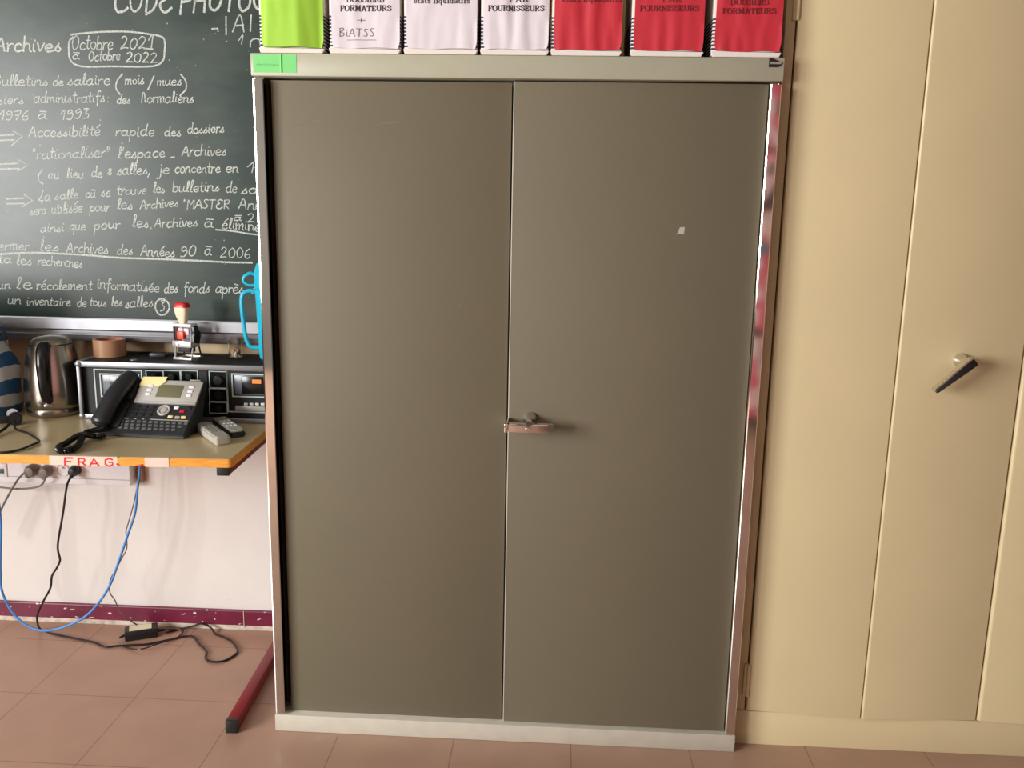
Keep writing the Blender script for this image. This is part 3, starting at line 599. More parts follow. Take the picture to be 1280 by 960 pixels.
for lx in (-.030, -DWd + .06):
    obj('leg', MB().box(lx - .015, lx + .015, .046, .50, DZ - TH - .031, DZ - TH - .0005, .002).box(lx + .008, lx + .036, .46, .51, .03, DZ - TH - .005, .002).box(lx - .015, lx + .015, .022, .53, .002, .035, .002), red_steel, dk, label='red square steel tube leg frame')
    obj('end_cap', MB().box(lx - .0158, lx + .0158, .032, .047, DZ - TH - .0318, DZ - TH - .0005, .002), black_plastic, dk)
    obj('end_cap', MB().box(lx - .0158, lx + .0158, .006, .023, 0, .0356, .002), black_plastic, dk)
# warning tape stuck along the front edge
Ri = root_matrix(dk).inverted()
def edge(px, py, off=.0):
    """point of the desk's front edge seen at that pixel, in the desk's own coordinates"""
    o = Ri @ CAM; d = Ri.to_3x3() @ (at(px, py, 'y', 0) - CAM); k = (-.0034 - off - o.y) / d.y
    return o + d * k
def tape(pa, pb, pc=None):
    x0, x1 = edge(pa, 577).x, edge(pb, 577).x
    poly = [(-.0033, DZ - TH - .001), (-.0040, DZ - TH - .001), (-.0040, DZ + .0006), (.004, DZ + .0008), (.004, DZ + .0002), (-.0033, DZ - .0002)]
    return obj('tape', MB().prism(poly, 'x', x0, x1), pink_tape, dk)
t1 = tape(62, 147)
tape(181, 211)
wr = MB()
for gl, pts in (('F', '81,582 81,572.5|81,572.5 90,572.5|81,577 88,577'), ('R', '98,582.5 98,573|98,573 104,573 106,575.3 104,577.5 98,577.5|102,577.8 107.5,582.5'), ('A', '112,583 117,573.5 123.5,582.5|113.5,579.5 121.5,579.5'), ('G', '140,574.5 136,573 131.5,575 131.5,580.5 136,582.8 140.5,581 140.5,578 136.5,578'), ('.', '146,580 148,581.5')):
    for s in _pl(pts): wr.ribbon([edge(x, y, .0012) for x, y in s], .0042, (0, -1, 0))
obj('tape_lettering', wr, red_print, t1)
obj('tape_scrap', MB().prism([(edge(168, 580).x, DZ - TH), (edge(179, 580).x, DZ - TH), (edge(178, 580).x, DZ - TH + .006)], 'y', -.0046, -.0030), red_print, dk)

# ================================================================== THINGS ON THE DESK
def on_desk(px, py): return at(px, py, 'z', DZ)
# electric kettle
kx, ky = -.765, .405
kt = thing('kettle', 'brushed steel electric kettle with black handle, left of the tape deck rack', 'kettle', (kx, ky, DZ + .0005), 0)
obj('base', MB().lathe([(0, 0), (.074, 0), (.0765, .004), (.0765, .020), (.074, .023), (0, .023)], 48), brushed_steel, kt)
obj('body', MB().lathe([(0, .0245), (.0775, .0245), (.0795, .028), (.0812, .05), (.0805, .08), (.0775, .115), (.072, .150), (.0655, .180), (.0595, .200), (.0575, .206), (0, .206)], 56), brushed_steel, kt)
obj('lid', MB().lathe([(0, .2075), (.0570, .2075), (.0575, .209), (.054, .216), (.046, .223), (.034, .228), (.016, .231), (0, .2315)], 48), brushed_steel, kt)
ha = math.radians(-72); hd_ = Vector((math.cos(ha), math.sin(ha), 0))
hp = [hd_ * r + Vector((0, 0, z)) for r, z in ((.050, .200), (.062, .212), (.082, .214), (.102, .200), (.113, .165), (.112, .120), (.104, .080), (.092, .058), (.079, .050))]
obj('handle', MB().tube(hp, lambda t: .0125 + .0050 * math.sin(PI * t), 16, 6, flat=.62, up=hd_.cross(Vector((0, 0, 1)))), black_gloss, kt)
obj('switch', MB().lathe([(0, 0), (.010, 0), (.010, .004), (.007, .006), (0, .006)], 20, sx=1.3, sy=.8, M=Matrix.Translation(hd_ * .0785 + Vector((0, 0, .036))) @ Matrix.Rotation(ha, 4, 'Z') @ Matrix.Rotation(PI / 2, 4, 'Y') @ Matrix.Rotation(PI / 2, 4, 'Z')), brushed_steel, kt)
obj('spout', MB().prism([(-.016, .060), (.016, .060), (0, .084)], 'z', .178, .205, .002, M=Matrix.Rotation(ha + PI / 2 + PI, 4, 'Z') @ Matrix.Rotation(PI, 4, 'Z')), brushed_steel, kt)

# woven bag at the left end of the desk
g = thing('woven_bag', 'blue and white woven plastic bag on the desk beside the kettle', 'bag', (-1.08, .37, DZ + .001))
t = bmesh.new(); rings = []; nn = 36
for k in range(11):
    z = .235 * k / 10; f = k / 10; ring = []
    for i in range(nn):
        a = 2 * PI * i / nn; cs, sn = math.cos(a), math.sin(a)
        ex = (.205 + .02 * math.sin(PI * f)) * math.copysign(abs(cs) ** .5, cs) * (1 - .20 * f ** 3); ey = (.095 - .035 * f) * math.copysign(abs(sn) ** .6, sn)
        w_ = .008 * noise.noise(Vector((cs * 2.5, sn * 2.5, f * 4)))
        ring.append(t.verts.new((ex * (1 + w_ * 6), ey * (1 + w_ * 8), z + (.012 * noise.noise(Vector((cs * 2, sn * 2, 9))) if k == 10 else 0))))
    rings.append(ring)
for a, b_ in zip(rings, rings[1:]):
    for i in range(nn): t.faces.new((a[i], a[(i + 1) % nn], b_[(i + 1) % nn], b_[i]))
t.faces.new(rings[0][::-1]); t.faces.new(rings[-1])
m_ = MB(); m_._add(t); obj('bag_body', m_, bag_m, g, ang=60)
for sy in (-1, 1):
    obj('handle', MB().tube([(-.02, sy * .062, .19), (.0, sy * .066, .24), (.06, sy * .05, .272), (.12, sy * .05, .270), (.165, sy * .055, .235), (.165, sy * .062, .18)], .009, 10, 6, flat=.4), bag_m, g)

# cardboard box added out of frame on the desk's left end to shade the kettle corner
t = thing('added_shade_box', 'unseen brown cardboard box added on the left end of the desk for shade', 'box', (-1.30, .105, DZ + .0005), math.radians(2))
obj('carton', MB().box(-.24, .24, -.125, .13, 0, .355, .002), cardboard, t)
obj('sealing_tape', MB().box(-.025, .025, -.1258, .1308, .12, .3556, .0003), packing_tape, t)

# kettle plug and lead lying on the desk
pl = on_desk(20, 531); 
t = thing('power_plug', 'black plug with white pins lying on the desk in front of the kettle', 'plug', (pl.x, pl.y, DZ))
M = Matrix.Translation((0, 0, .0185)) @ Matrix.Rotation(math.radians(30), 4, 'Z')
obj('plug_body', MB().cyl((0, -.012, 0), (0, .012, 0), .0185, .0175, 24, .003, M=M).box(-.045, -.012, -.009, .009, -.011, .009, .004, M=Matrix.Translation((0, 0, .0185)) @ Matrix.Rotation(math.radians(215 - 180), 4, 'Z')), black_plastic, t)
obj('pin_face', MB().cyl((0, .0125, .0), (0, .0165, .0), .015, .012, 20, .001, M=Matrix.Translation((-.012, .006, .0275)) @ Matrix.Rotation(math.radians(30), 4, 'Z')), white_plastic, t)
kn = [on_desk(x, y) for x, y in ((19, 533), (20, 538), (34, 543), (46, 550), (49, 554), (40, 558), (25, 564), (5, 567.5), (-25, 567))]
pts = [(p.x - pl.x, p.y - pl.y, .004) for p in kn]; pts[0] = (pts[0][0], pts[0][1], .014)
obj('lead', MB().tube(pts, .0030, 8, 6), black_cable_m, t)
lead2 = [on_desk(x, y) for x, y in ((13, 536), (4, 541), (-20, 552))]
obj('lead', MB().tube([(p.x - pl.x, p.y - pl.y, z) for p, z in zip(lead2, (.016, .008, .005))], .0042, 8, 6), black_cable_m, t)

# rack with two tape decks (language-lab console in a flight case)
RY = .338; rl = at(104, 523, 'y', RY); RX0 = -.657; RX1 = -.085; RZ0 = DZ + .0008; RZ1 = .9165; RYB = WY - .016
rk = thing('tape_deck_rack', 'black flight case rack with two cassette decks and aluminium edges, behind the telephone', 'audio rack', ((RX0 + RX1) / 2, RY, RZ0))
def rp(name, mb, m, par=None, **k): return obj(name, mb, m, par or rk, world=True, **k)
def RF(px, py, d=.012): return at(px, py, 'y', RY + d)
RYB2 = RYB + .004
rp('case', MB().box(RX0 + .006, RX1 - .006, RY + .016, RYB, RZ0 + .004, RZ1 - .002).box(RX0 + .003, RX1 - .003, RY + .004, RYB, RZ0 + .002, RZ0 + .009).box(RX0 + .003, RX1 - .003, RY + .004, RYB, RZ1 - .009, RZ1 - .0012).box(RX0 + .003, RX0 + .01, RY + .004, RYB, RZ0 + .004, RZ1 - .004).box(RX1 - .01, RX1 - .003, RY + .004, RYB, RZ0 + .004, RZ1 - .004), black_matte)
ew = .0135
for a in ((RX0, RX1, RZ0, RZ0 + ew), (RX0, RX1, RZ1 - ew - .003, RZ1)): rp('edge_rail', MB().box(a[0], a[1], RY, RY + .009, a[2], a[3], .0025), aluminium)
for a in ((RX0, RX0 + .011), (RX1 - .011, RX1)): rp('edge_rail', MB().box(a[0], a[1], RY - .0004, RY + .009, RZ0 + .002, RZ1 - .002, .0025), aluminium)
rp('edge_rail', MB().box(RX0, RX0 + .016, RY + .004, RYB, RZ1 - .0015, RZ1 + .0006, .0005), aluminium)
for x, z in ((RX0 + .007, RZ0 + .008), (RX0 + .007, RZ1 - .008), (RX1 - .007, RZ0 + .008), (RX1 - .007, RZ1 - .008)):
    rp('corner_cap', MB().lathe([(.0085, 0), (.0085, .003), (.004, .0062), (0, .0066)], 16, M=Matrix.Translation((x, RY + .001, z)) @ Matrix.Rotation(PI / 2, 4, 'X')), aluminium)
lt = at(166, 450, 'z', RZ1)
rp('latch_stud', MB().lathe([(.011, 0), (.010, .0022), (.004, .0032), (0, .0034)], 16, M=Matrix.Translation((lt.x, lt.y + .006, RZ1 - .001))), aluminium)
FY = RY + .0165
def R2(x, y): p = at(x, y, 'y', FY); return p.x, p.z
def lframe(mb, x0, y0, x1, y1, wpx=1.6, dy=.0018):
    xa, zb_ = R2(x0, y1); xb, _ = R2(x1, y1); _, zt = R2(x0, y0)
    mb.frame(xa, xb, zb_, zt, FY - dy, FY + .001, wpx * .0022)
    return xa, xb, zb_, zt
def rbox(x0, y0, x1, y1, d0, d1, bev=0):
    xa, zb_ = R2(x0, y1); xb, zt = R2(x1, y0); return MB().box(xa, xb, FY - d0, FY + d1, zb_, zt, bev)
def deck(ox):
    mb = MB(); lframe(mb, 121 + ox, 461, 181 + ox, 515)
    p = rp('cassette_deck', mb, line_white)
    mb = MB(); lframe(mb, 126.5 + ox, 466.5, 176 + ox, 496)
    d = rp('cassette_door', mb, line_white, p)
    rp('cassette_window', rbox(130.5 + ox, 469.5, 172.5 + ox, 493, .004, .001, .001), grey_window, p)
    rp('cassette', rbox(139 + ox, 471, 170 + ox, 492, .0048, .001, .001), black_gloss, p)
    rp('cassette_label', rbox(152 + ox, 474.2, 163 + ox, 479, .0056, .001), orange, p, label='orange sticker behind the cassette window')
    rp('key_strip', rbox(131 + ox if ox else 140, 508, 171 + ox, 513, .006, .001, .001), silver_plastic, p)
    for kx_ in (131, 144, 151, 158, 165):
        if kx_ == 131 and ox: continue
        rp('button', rbox(kx_ + ox - 2.2, 503.5, kx_ + ox + 2.2, 506.3, .006, .001, .0008), white_plastic, p)
    if not ox:
        x, z = R2(132, 506.5); rp('knob', MB().cyl((x, FY + .001, z), (x, FY - .012, z), .0085, .0075, 18, .001), white_plastic, p)
deck(0); deck(164)
def cell(p, x0, y0, x1, y1):
    mb = MB(); lframe(mb, x0, y0, x1, y1, 1.1); rp('panel_frame', mb, line_white, p)
    x, z = R2((x0 + x1) / 2, (y0 + y1) / 2 + 1); r = min(x1 - x0, y1 - y0) * .0022 * .32
    k = rp('knob', MB().cyl((x, FY + .001, z), (x, FY - .011, z), r, r * .85, 18, .001).box(x - .0012, x + .0012, FY - .0125, FY - .010, z, z + r * .8), black_plastic, p)
    mb = MB(); xa, za = R2((x0 + x1) / 2 - 4, y0 + 3.6); xb, zb_ = R2((x0 + x1) / 2 + 4, y0 + 2.4); mb.box(xa, xb, FY - .0008, FY + .0005, za, zb_)
    for j in range(9):
        a = math.radians(-40 + j * 32.5); u, v = x - math.cos(a) * r * 1.5, z + math.sin(a) * r * 1.5; mb.box(u - .0006, u + .0006, FY - .0007, FY + .0005, v - .0009, v + .0009)
    rp('dial_marks', mb, silver_plastic, p)
xa, za = R2(183, 476); xb, zb_ = R2(248, 462)
p1 = rp('control_panel', MB().box(xa, xb, FY - .001, FY + .0005, za, zb_), black_gloss)
for i in range(3): cell(p1, 183 + 21.7 * i, 462.5, 204.6 + 21.7 * i, 477)
xa, za = R2(261, 518); xb, zb_ = R2(285, 462)
p2 = rp('control_panel', MB().box(xa, xb, FY - .001, FY + .0005, za, zb_), black_gloss)
for y0, y1 in ((463.5, 485), (485, 502), (502, 516.5)): cell(p2, 262, y0, 285, y1)

# telephone
ph = Vector((-.386, .146, DZ + .0005)); PR = math.radians(-3)
tl_ = thing('desk_telephone', 'black desk telephone with silver display panel and coiled cord', 'telephone', ph, PR)
prof = [(0, .003), (0, .010), (.004, .0135), (.086, .0770), (.1395, .1300), (.146, .1300), (.150, .120), (.112, .02), (.112, 0), (.006, 0)]
obj('body', MB().prism(prof, 'x', -.121, .121, .0018), dark_phone, tl_)
def slope(a, b_, lo=0.0):
    """matrix: local x right, local y up the slope a->b (y, z), local z out of it"""
    a3, b3 = Vector((0, a[0], a[1])), Vector((0, b_[0], b_[1])); v = (b3 - a3).normalized(); n = Vector((1, 0, 0)).cross(v)
    M = Matrix.Identity(4); M.col[0][:3] = (1, 0, 0); M.col[1][:3] = v; M.col[2][:3] = n; M.col[3][:3] = a3 + n * lo; return M, (b3 - a3).length
Mk, lk = slope((.004, .0135), (.086, .0770)); Mb, lb = slope((.086, .0770), (.1395, .1300))
obj('display_panel', MB().box(-.058, .119, .000, lb - .002, -.003, .0055, .003, M=Mb).box(-.058, .119, -.004, .003, -.004, .007, .002, M=Mb), silver_plastic, tl_, label='silver grey display panel')
sc = obj('screen', MB().box(-.002, .070, .016, lb - .018, .004, .0062, .0008, M=Mb), lcd, tl_)
for sx in (-.030, -.030, -.030): pass
for k in range(3):
    for sx in (-.026, .092): obj('button', MB().box(sx - .0075, sx + .0075, .020 + k * .014, .028 + k * .014, .005, .0078, .0015, M=Mb), white_plastic, tl_)
obj('maker_strip', MB().box(.078, .108, lb + .0015, lb + .0035, -.002, .0035, .0005, M=Mb), silver_plastic, tl_)
nt_ = MB(); 
for i in range(1):
    nt_.prism([(-.052, -.004), (.004, -.006), (.020, .008), (.024, .024), (-.046, .022)], 'z', .0062, .0068, M=Matrix(Mb) @ Matrix.Translation((-.008, lb - .018, 0)) @ Matrix.Rotation(math.radians(14), 4, 'X'))
obj('sticky_note', nt_, yellow_note, tl_, label='pale yellow sticky note on the panel corner')
for r in range(4):
    for c in range(3): obj('key', MB().box(-.052 + c * .022, -.036 + c * .022, lk - .018 - r * .0145, lk - .009 - r * .0145, -.001, .0022, .001, M=Mk), black_plastic, tl_)
obj('navigation_ring', MB().lathe([(.0115, 0), (.0115, .003), (.015, .0045), (.018, .003), (.018, 0)], 28, M=Mk @ Matrix.Translation((.036, lk - .026, 0))), silver_plastic, tl_)
obj('key', MB().lathe([(0, 0), (.010, 0), (.009, .004), (0, .0045)], 20, M=Mk @ Matrix.Translation((.036, lk - .026, 0))), grey_plastic, tl_)
for x, y, m in ((.068, .015, white_plastic), (.088, .026, red_plastic), (.104, .013, black_plastic), (.062, .047, yellow_note), (.082, .048, grey_plastic), (.099, .047, yellow_note)):
    obj('key', MB().box(x - .007, x + .007, lk - y - .0045, lk - y + .0045, -.001, .0026, .0015, M=Mk), m, tl_)
for r in range(3):
    for c in range(12 - r): obj('key', MB().box(-.074 + c * .0165 + r * .003, -.063 + c * .0165 + r * .003, .036 - r * .0115 - .003, .043 - r * .0115 - .003, -.001, .0016, .0008, M=Mk), plug_grey if False else mat('key_grey', (92, 94, 94), .5) if (r, c) == (0, 0) else MATS['key_grey'], tl_)
obj('key_divider', MB().box(-.075, .116, .0445, .0462, -.001, .0018, M=Mk), grey_plastic, tl_)
# handset resting on its cradle
hs = MB()
P0, P1 = Vector((-.112, .006, .040)), Vector((-.094, .135, .135))
mid = (P0 + P1) / 2; dirv = (P1 - P0).normalized(); hn = Vector((1, 0, 0)).cross(dirv).normalized()
hs.tube([P0 + dirv * -.014 - hn * .004, P0 + dirv * .0, P0 + dirv * .02 + hn * .004, mid + hn * .012, P1 - dirv * .02 + hn * .006, P1, P1 + dirv * .012 - hn * .004], lambda t: .0205 if .10 < t < .9 else .017 if .03 < t < .97 else .009, 18, 7, flat=1.25, up=hn)
hs.cyl(P0 + dirv * .012 - hn * .022, P0 + dirv * .012 + hn * .002, .021, .024, 24, .003).cyl(P1 - dirv * .016 - hn * .022, P1 - dirv * .016 + hn * .002, .021, .024, 24, .003)
obj('handset', hs, dark_phone, tl_, ang=60)
obj('cradle', MB().box(-.119, -.066, .012, lk - .006, -.002, .006, .003, M=Mk).box(-.119, -.066, .006, lb - .004, -.002, .006, .003, M=Mb), black_plastic, tl_)
cw = [on_desk(x, y) for x, y in ((134, 546), (120, 545), (109, 546), (103, 553), (98, 562), (88, 567.5), (76, 568), (74, 563.5), (84, 558), (97, 553), (108, 551), (120, 551), (131, 549))]
zc = [.028, .016, .012, .012, .011, .010, .0095, .0095, .0095, .0165, .017, .011, .010]
path = catmull([Vector((p.x, p.y, DZ + z)) for p, z in zip(cw, zc)], 10)
# resample and wind a helix round the path
Ls = [0]
for a, b_ in zip(path, path[1:]): Ls.append(Ls[-1] + (b_ - a).length)
hel = []; turns = int(Ls[-1] / .0046); kk = turns * 9; j = 0
for i in range(kk + 1):
    s_ = Ls[-1] * i / kk
    while j < len(Ls) - 2 and Ls[j + 1] < s_: j += 1
    p = path[j].lerp(path[j + 1], (s_ - Ls[j]) / max(1e-9, Ls[j + 1] - Ls[j])); d = (path[j + 1] - path[j]).normalized()
    u = Vector((0, 0, 1)).cross(d).normalized(); v = d.cross(u); a = 2 * PI * i / 9
    hel.append(p + (u * math.cos(a) + v * math.sin(a)) * .0062)
obj('coiled_cord', MB().tube(hel, .0022, 6, 0), black_gloss, tl_, world=True)

# two remote controls
def remote(name, label, a, b_, wd, th, m_body, m_top, top_h, keys):
    a, b_ = on_desk(*a), on_desk(*b_); d = b_ - a
    t = thing(name, label, 'remote control', (a.x, a.y, DZ + .0006), math.atan2(d.y, d.x) - PI / 2); L_ = d.length
    outl = rounded(-wd / 2, wd / 2, 0, L_, wd * .22)
    obj('body', MB().prism(outl, 'z', 0, th, .003), m_body, t)
    outl = rounded(-wd / 2 + .003, wd / 2 - .003, .004, L_ - .004, wd * .2)
    obj('face_plate', MB().prism(outl, 'z', th - .001, th + top_h, .0015), m_top, t)
    for r in range(keys[0]):
        for c in range(keys[1]):
            x = (c - (keys[1] - 1) / 2) * wd * .25; y = L_ * .30 + r * L_ * .52 / keys[0]
            obj('button', MB().box(x - wd * .08, x + wd * .08, y, y + L_ * .055, th, th + top_h + .0016, .001), keys[2], t)
remote('remote_control', 'light grey remote control in front of the rack, nearest the desk edge', (279.5, 556.5), (253, 537.5), .041, .022, grey_plastic, grey_plastic, .0012, (5, 3, mat('worn_grey_keys', (132, 130, 124), .6)))
remote('remote_control', 'black remote control with silver face, behind the light grey one', (298, 547), (274, 529.5), .042, .014, black_plastic, silver_plastic, .006, (3, 3, white_plastic))

# ================================================================== THINGS ON THE RACK
RT = RZ1 + .0004
def on_rack(px, py): return at(px, py, 'z', RT)
# roll of packing tape
p = on_rack(135.5, 448); tr = .0455
t = thing('tape_roll', 'roll of brown packing tape standing on the rack corner', 'tape roll', (p.x - .021, p.y + tr + .006, RT))
TH_ = .050
obj('tape_winding', MB().lathe([(.0385, 0), (tr, 0), (tr, TH_), (.0385, TH_), (.0385, 0)], 48), packing_tape, t)
obj('cardboard_core', MB().lathe([(.0365, .0), (.0384, .0), (.0384, TH_ - .0006), (.0365, TH_ - .0006), (.0365, 0)], 48), mat('core_print', (206, 120, 96), .7, var=.3, scale=22), t)
# metal date stamp
stamp_metal = mat('stamp_metal', (214, 212, 210), .25, .55)
p = on_rack(230, 450.5)
t = thing('self_inking_stamp', 'chrome self-inking stamp with cream and red head, standing on the rack', 'stamp', (p.x, p.y + .028, RT), math.radians(-14))
obj('base_frame', MB().box(-.031, .031, -.026, -.018, .0005, .0075, .001).box(-.031, -.025, -.02, .03, .0005, .006, .001).box(.025, .031, -.02, .03, .0005, .006, .001).box(-.031, .031, .022, .030, .0005, .0075, .001), stamp_metal, t)
for sx in (-1, 1):
    for y0, y1 in ((-.020, -.012), (.024, .012)):
        obj('leg', MB().tube([(sx * .028, y0, .005), (sx * .0300, y1, .045), (sx * .031, y1, .072)], .0026, 8, 0), stamp_metal if y0 < 0 else black_plastic, t)
    obj('side_arm', MB().prism([(-.010, .050), (.012, .046), (.020, .070), (.006, .100), (-.010, .100)], 'x', sx * .033 - .0015, sx * .033 + .0015, .0006), stamp_metal if sx < 0 else black_gloss, t)
obj('stamp_block', MB().box(-.0325, .0325, -.026, .012, .037, .056, .0025).cyl((-.014, -.0255, .047), (-.014, -.0285, .047), .004, n=14), stamp_metal, t)
obj('die_plate', MB().box(-.022, .022, -.016, .008, .022, .037, .001), black_matte, t)
obj('plunger', MB().box(-.019, .003, -.020, -.004, .060, .083, .002), red_orange, t, label='red-orange plunger block')
obj('ink_pad', MB().box(-.021, .016, -.012, .006, .072, .092, .002), mat('pinkish_plate', (225, 200, 206), .4), t)
for x in (-.030, -.001, .026): obj('post', MB().tube([(x, -.016, .056), (x - .003, -.012, .096)], .0028, 8, 0), stamp_metal if x > -.02 else black_plastic, t)
obj('bridge', MB().box(-.036, .032, -.022, .010, .096, .106, .003), mat('bridge_white', (226, 224, 224), .35), t)
hd2 = MB(); sec = []
for r, ry, z in ((.008, .007, .103), (.012, .009, .112), (.019, .014, .132), (.0215, .0165, .148), (.0212, .0165, .152)): sec.append((r, ry, z))
def loft(sec, n=32, e=.5):
    tb = bmesh.new(); R_ = []
    for r, ry, z in sec:
        R_.append([tb.verts.new((r * math.copysign(abs(math.cos(2 * PI * i / n)) ** e, math.cos(2 * PI * i / n)), ry * math.copysign(abs(math.sin(2 * PI * i / n)) ** e, math.sin(2 * PI * i / n)), z)) for i in range(n)])
    for a, b_ in zip(R_, R_[1:]):
        for i in range(n): tb.faces.new((a[i], a[(i + 1) % n], b_[(i + 1) % n], b_[i]))
    tb.faces.new(R_[0][::-1]); tb.faces.new(R_[-1]); m = MB(); m._add(tb); return m
hdM = obj('grip', loft(sec), cream, t); hdM.location = (-.006, -.006, 0)
cp_ = obj('grip_cap', loft([(.0212, .0165, .1523), (.0205, .016, .160), (.016, .012, .1655), (.007, .005, .167)]), red_plastic, t, label='red cap on the grip'); cp_.location = (-.006, -.006, 0)
# small glass jar
p = on_rack(292, 448.5)
t = thing('glass_jar', 'small clear glass holding pale odds and ends, on the rack', 'glass', (p.x, p.y + .019, RT))
obj('glass_wall', MB().lathe([(0, .0005), (.0180, .0005), (.0205, .003), (.0205, .062), (.0190, .062), (.0188, .006), (0, .005)], 32), glass, t)
for i, (x, y, z, m) in enumerate(((-.006, -.004, .015, cardboard), (.005, .003, .018, packing_tape), (.002, -.008, .012, silver_plastic), (-.003, .006, .022, cardboard))):
    obj('content', MB().cyl((x, y, z - .008), (x + .003, y + .002, z + .009), .0062, .0055, 12, .001), m, t)
# black adapter with thin cable
p = on_rack(197, 447)
t = thing('cable_adapter', 'small flat black adapter with thin cable, left of the stamp', 'adapter', (p.x, p.y + .010, RT), math.radians(4))
obj('adapter_body', MB().box(-.024, .022, -.012, .012, .0005, .013, .002), black_plastic, t)
obj('cable', MB().tube([(.02, .0, .006), (.05, .02, .004), (.09, .03, .0035), (.14, .022, .0035), (.19, .018, .0035), (.22, .03, .0035)], .0024, 8, 6), black_cable_m, t)
# cyan bottle, half hidden by the cabinet
p = on_rack(329, 446.5)
bx, by = 0, .407
bx = at(340, 420, 'y', by).x
t = thing('water_bottle', 'tall turquoise plastic bottle with loop handle, half hidden by the grey cabinet', 'bottle', (bx, by, RT))
obj('foot', MB().lathe([(0, .0005), (.033, .0005), (.034, .003), (.034, .012), (0, .012)], 36), black_matte, t)
obj('body', MB().lathe([(0, .012), (.034, .012), (.0365, .018), (.039, .10), (.0415, .175), (.0425, .20), (.0410, .203), (.0410, .212), (.044, .215), (.0445, .235), (.043, .262), (.036, .283), (.024, .292), (0, .294)], 44), cyan, t)
obj('carry_loop', MB().tube([(-.040, -.004, .252), (-.055, -.006, .256), (-.072, -.008, .246), (-.074, -.008, .232), (-.060, -.006, .222), (-.040, -.004, .222)], .0055, 10, 7, flat=.7), cyan, t)
obj('handle', MB().tube([(-.038, -.004, .204), (-.060, -.006, .206), (-.078, -.008, .196), (-.083, -.008, .17), (-.080, -.008, .12), (-.074, -.007, .07), (-.062, -.006, .045), (-.033, -.004, .040)], .0068, 12, 7, flat=.8), cyan, t)

# ================================================================== SOCKET TRUNKING UNDER THE DESK
SY = WY - .052
z0, z1 = at(80, 605, 'y', SY).z, at(80, 560, 'y', SY).z
xr = at(162, 590, 'y', SY).x
t = thing('socket_trunking', 'white wall trunking with power sockets under the desk', 'socket strip', (-.9, WY - .001, z0))
obj('housing', MB().box(-1.6, xr, SY, WY - .001, z0, z1, .003), mat('trunking_white', (244, 246, 252), .4, var=.02), t, world=True, ang=30)
obj('cover_groove', MB().box(-1.6, xr - .003, SY - .0012, SY + .002, z0 + .0185, z0 + .0205), grey_plastic, t, world=True)
for px in (-28, 2, 42, 60, 79, 96):
    c = at(px, 587.5, 'y', SY)
    if px == 2:
        so = obj('network_socket', MB().box(c.x - .019, c.x + .019, SY - .004, SY + .003, c.z - .022, c.z + .022, .002), white_plastic, t, world=True)
        obj('port', MB().box(c.x - .008, c.x + .010, SY - .0052, SY, c.z - .010, c.z + .006, .001), mat('port_teal', (50, 96, 96), .4), so, world=True)
    else:
        so = obj('socket', MB().lathe([(.0215, 0), (.0215, .002), (.019, .0035), (.0185, -.004), (0, -.006)], 32, M=Matrix.Translation((c.x, SY - .0005, c.z)) @ Matrix.Rotation(PI / 2, 4, 'X')), white_plastic, t, world=True)
        if px == 79:
            obj('earth_pin', MB().cyl((c.x, SY + .002, c.z + .008), (c.x, SY - .008, c.z + .008), .0024, n=10), brushed_steel, so, world=True)
            obj('contact_hole', MB().cyl((c.x - .0095, SY + .006, c.z - .003), (c.x - .0095, SY + .0042, c.z - .003), .0026, n=10).cyl((c.x + .0095, SY + .006, c.z - .003), (c.x + .0095, SY + .0042, c.z - .003), .0026, n=10), black_matte, so, world=True)
obj('wall_block', MB().box(xr + .006, xr + .024, WY - .020, WY - .001, z0 + .004, z0 + .05, .001), mat('wood_block', (166, 122, 84), .6), t, world=True)

def plug(px, py, m, rad, label, cable_pts, m_cable, r_cable, name='power_cable'):
    c = at(px, py, 'y', SY - .004)
    t = thing(name, label, 'cable', (c.x, SY - .003, c.z))
    obj('plug', MB().lathe([(0, .001), (rad * .92, .001), (rad, .004), (rad * .98, .018), (rad * .70, .030), (0, .034)], 26, M=Matrix.Translation((c.x, SY - .003, c.z)) @ Matrix.Rotation(PI / 2, 4, 'X')).tube([c + Vector((0, -.018, -.004)), c + Vector((-.004, -.026, -.016)), Vector(cable_pts[0])], lambda t_: .0075 - .003 * t_, 10, 4), m, t, world=True)
    obj('cord', MB().tube(cable_pts, r_cable, 8, 8), m_cable, t, world=True)
    return t
Yc = SY - .032
plug(42, 587, plug_grey, .020, 'grey power cable in the first socket, running down off the left edge', [at(31, 590.5, 'y', Yc), at(22, 600, 'y', Yc), at(10, 620, 'y', Yc), at(0, 640, 'y', Yc), at(-14, 672, 'y', Yc)], grey_cable_m, .0032)
plug(60, 588, plug_grey, .0185, 'grey power cable in the second socket, hanging in a shallow loop', [at(57, 597, 'y', Yc), at(52, 606, 'y', Yc + .010), at(40, 610, 'y', Yc + .014), at(20, 611, 'y', Yc + .016), at(0, 609, 'y', Yc + .018), at(-20, 606, 'y', Yc + .018)], grey_cable_m, .0030)
def FL(px, py, h=.004): return at(px, py, 'z', h)
Y3 = .42
drop = [(91, 594, SY - .03), (84, 606, .45), (79, 640, .43), (73, 675, .43), (72.5, 688, .43), (75, 700, .43), (71, 710, .43), (65, 720, .43), (63, 735, .43), (55, 750, .425), (48, 765, .42), (46.5, 775, .42)]
pts = [at(x, y, 'y', yy) for x, y, yy in drop]
pts += [FL(x, y) for x, y in ((51, 787), (70, 793), (101, 799.5), (118, 803), (132, 808.5), (150, 807), (182, 805.5), (205, 801), (238, 795), (249, 805), (258, 814), (257, 822), (264, 827), (280, 826), (294, 818), (297, 812), (291, 803), (281, 797), (270, 793), (268, 791))] + [at(x, y, 'y', .528) for x, y in ((262, 783.5), (252, 779.5), (240, 783), (222, 787))] + [FL(207, 791, .010)]
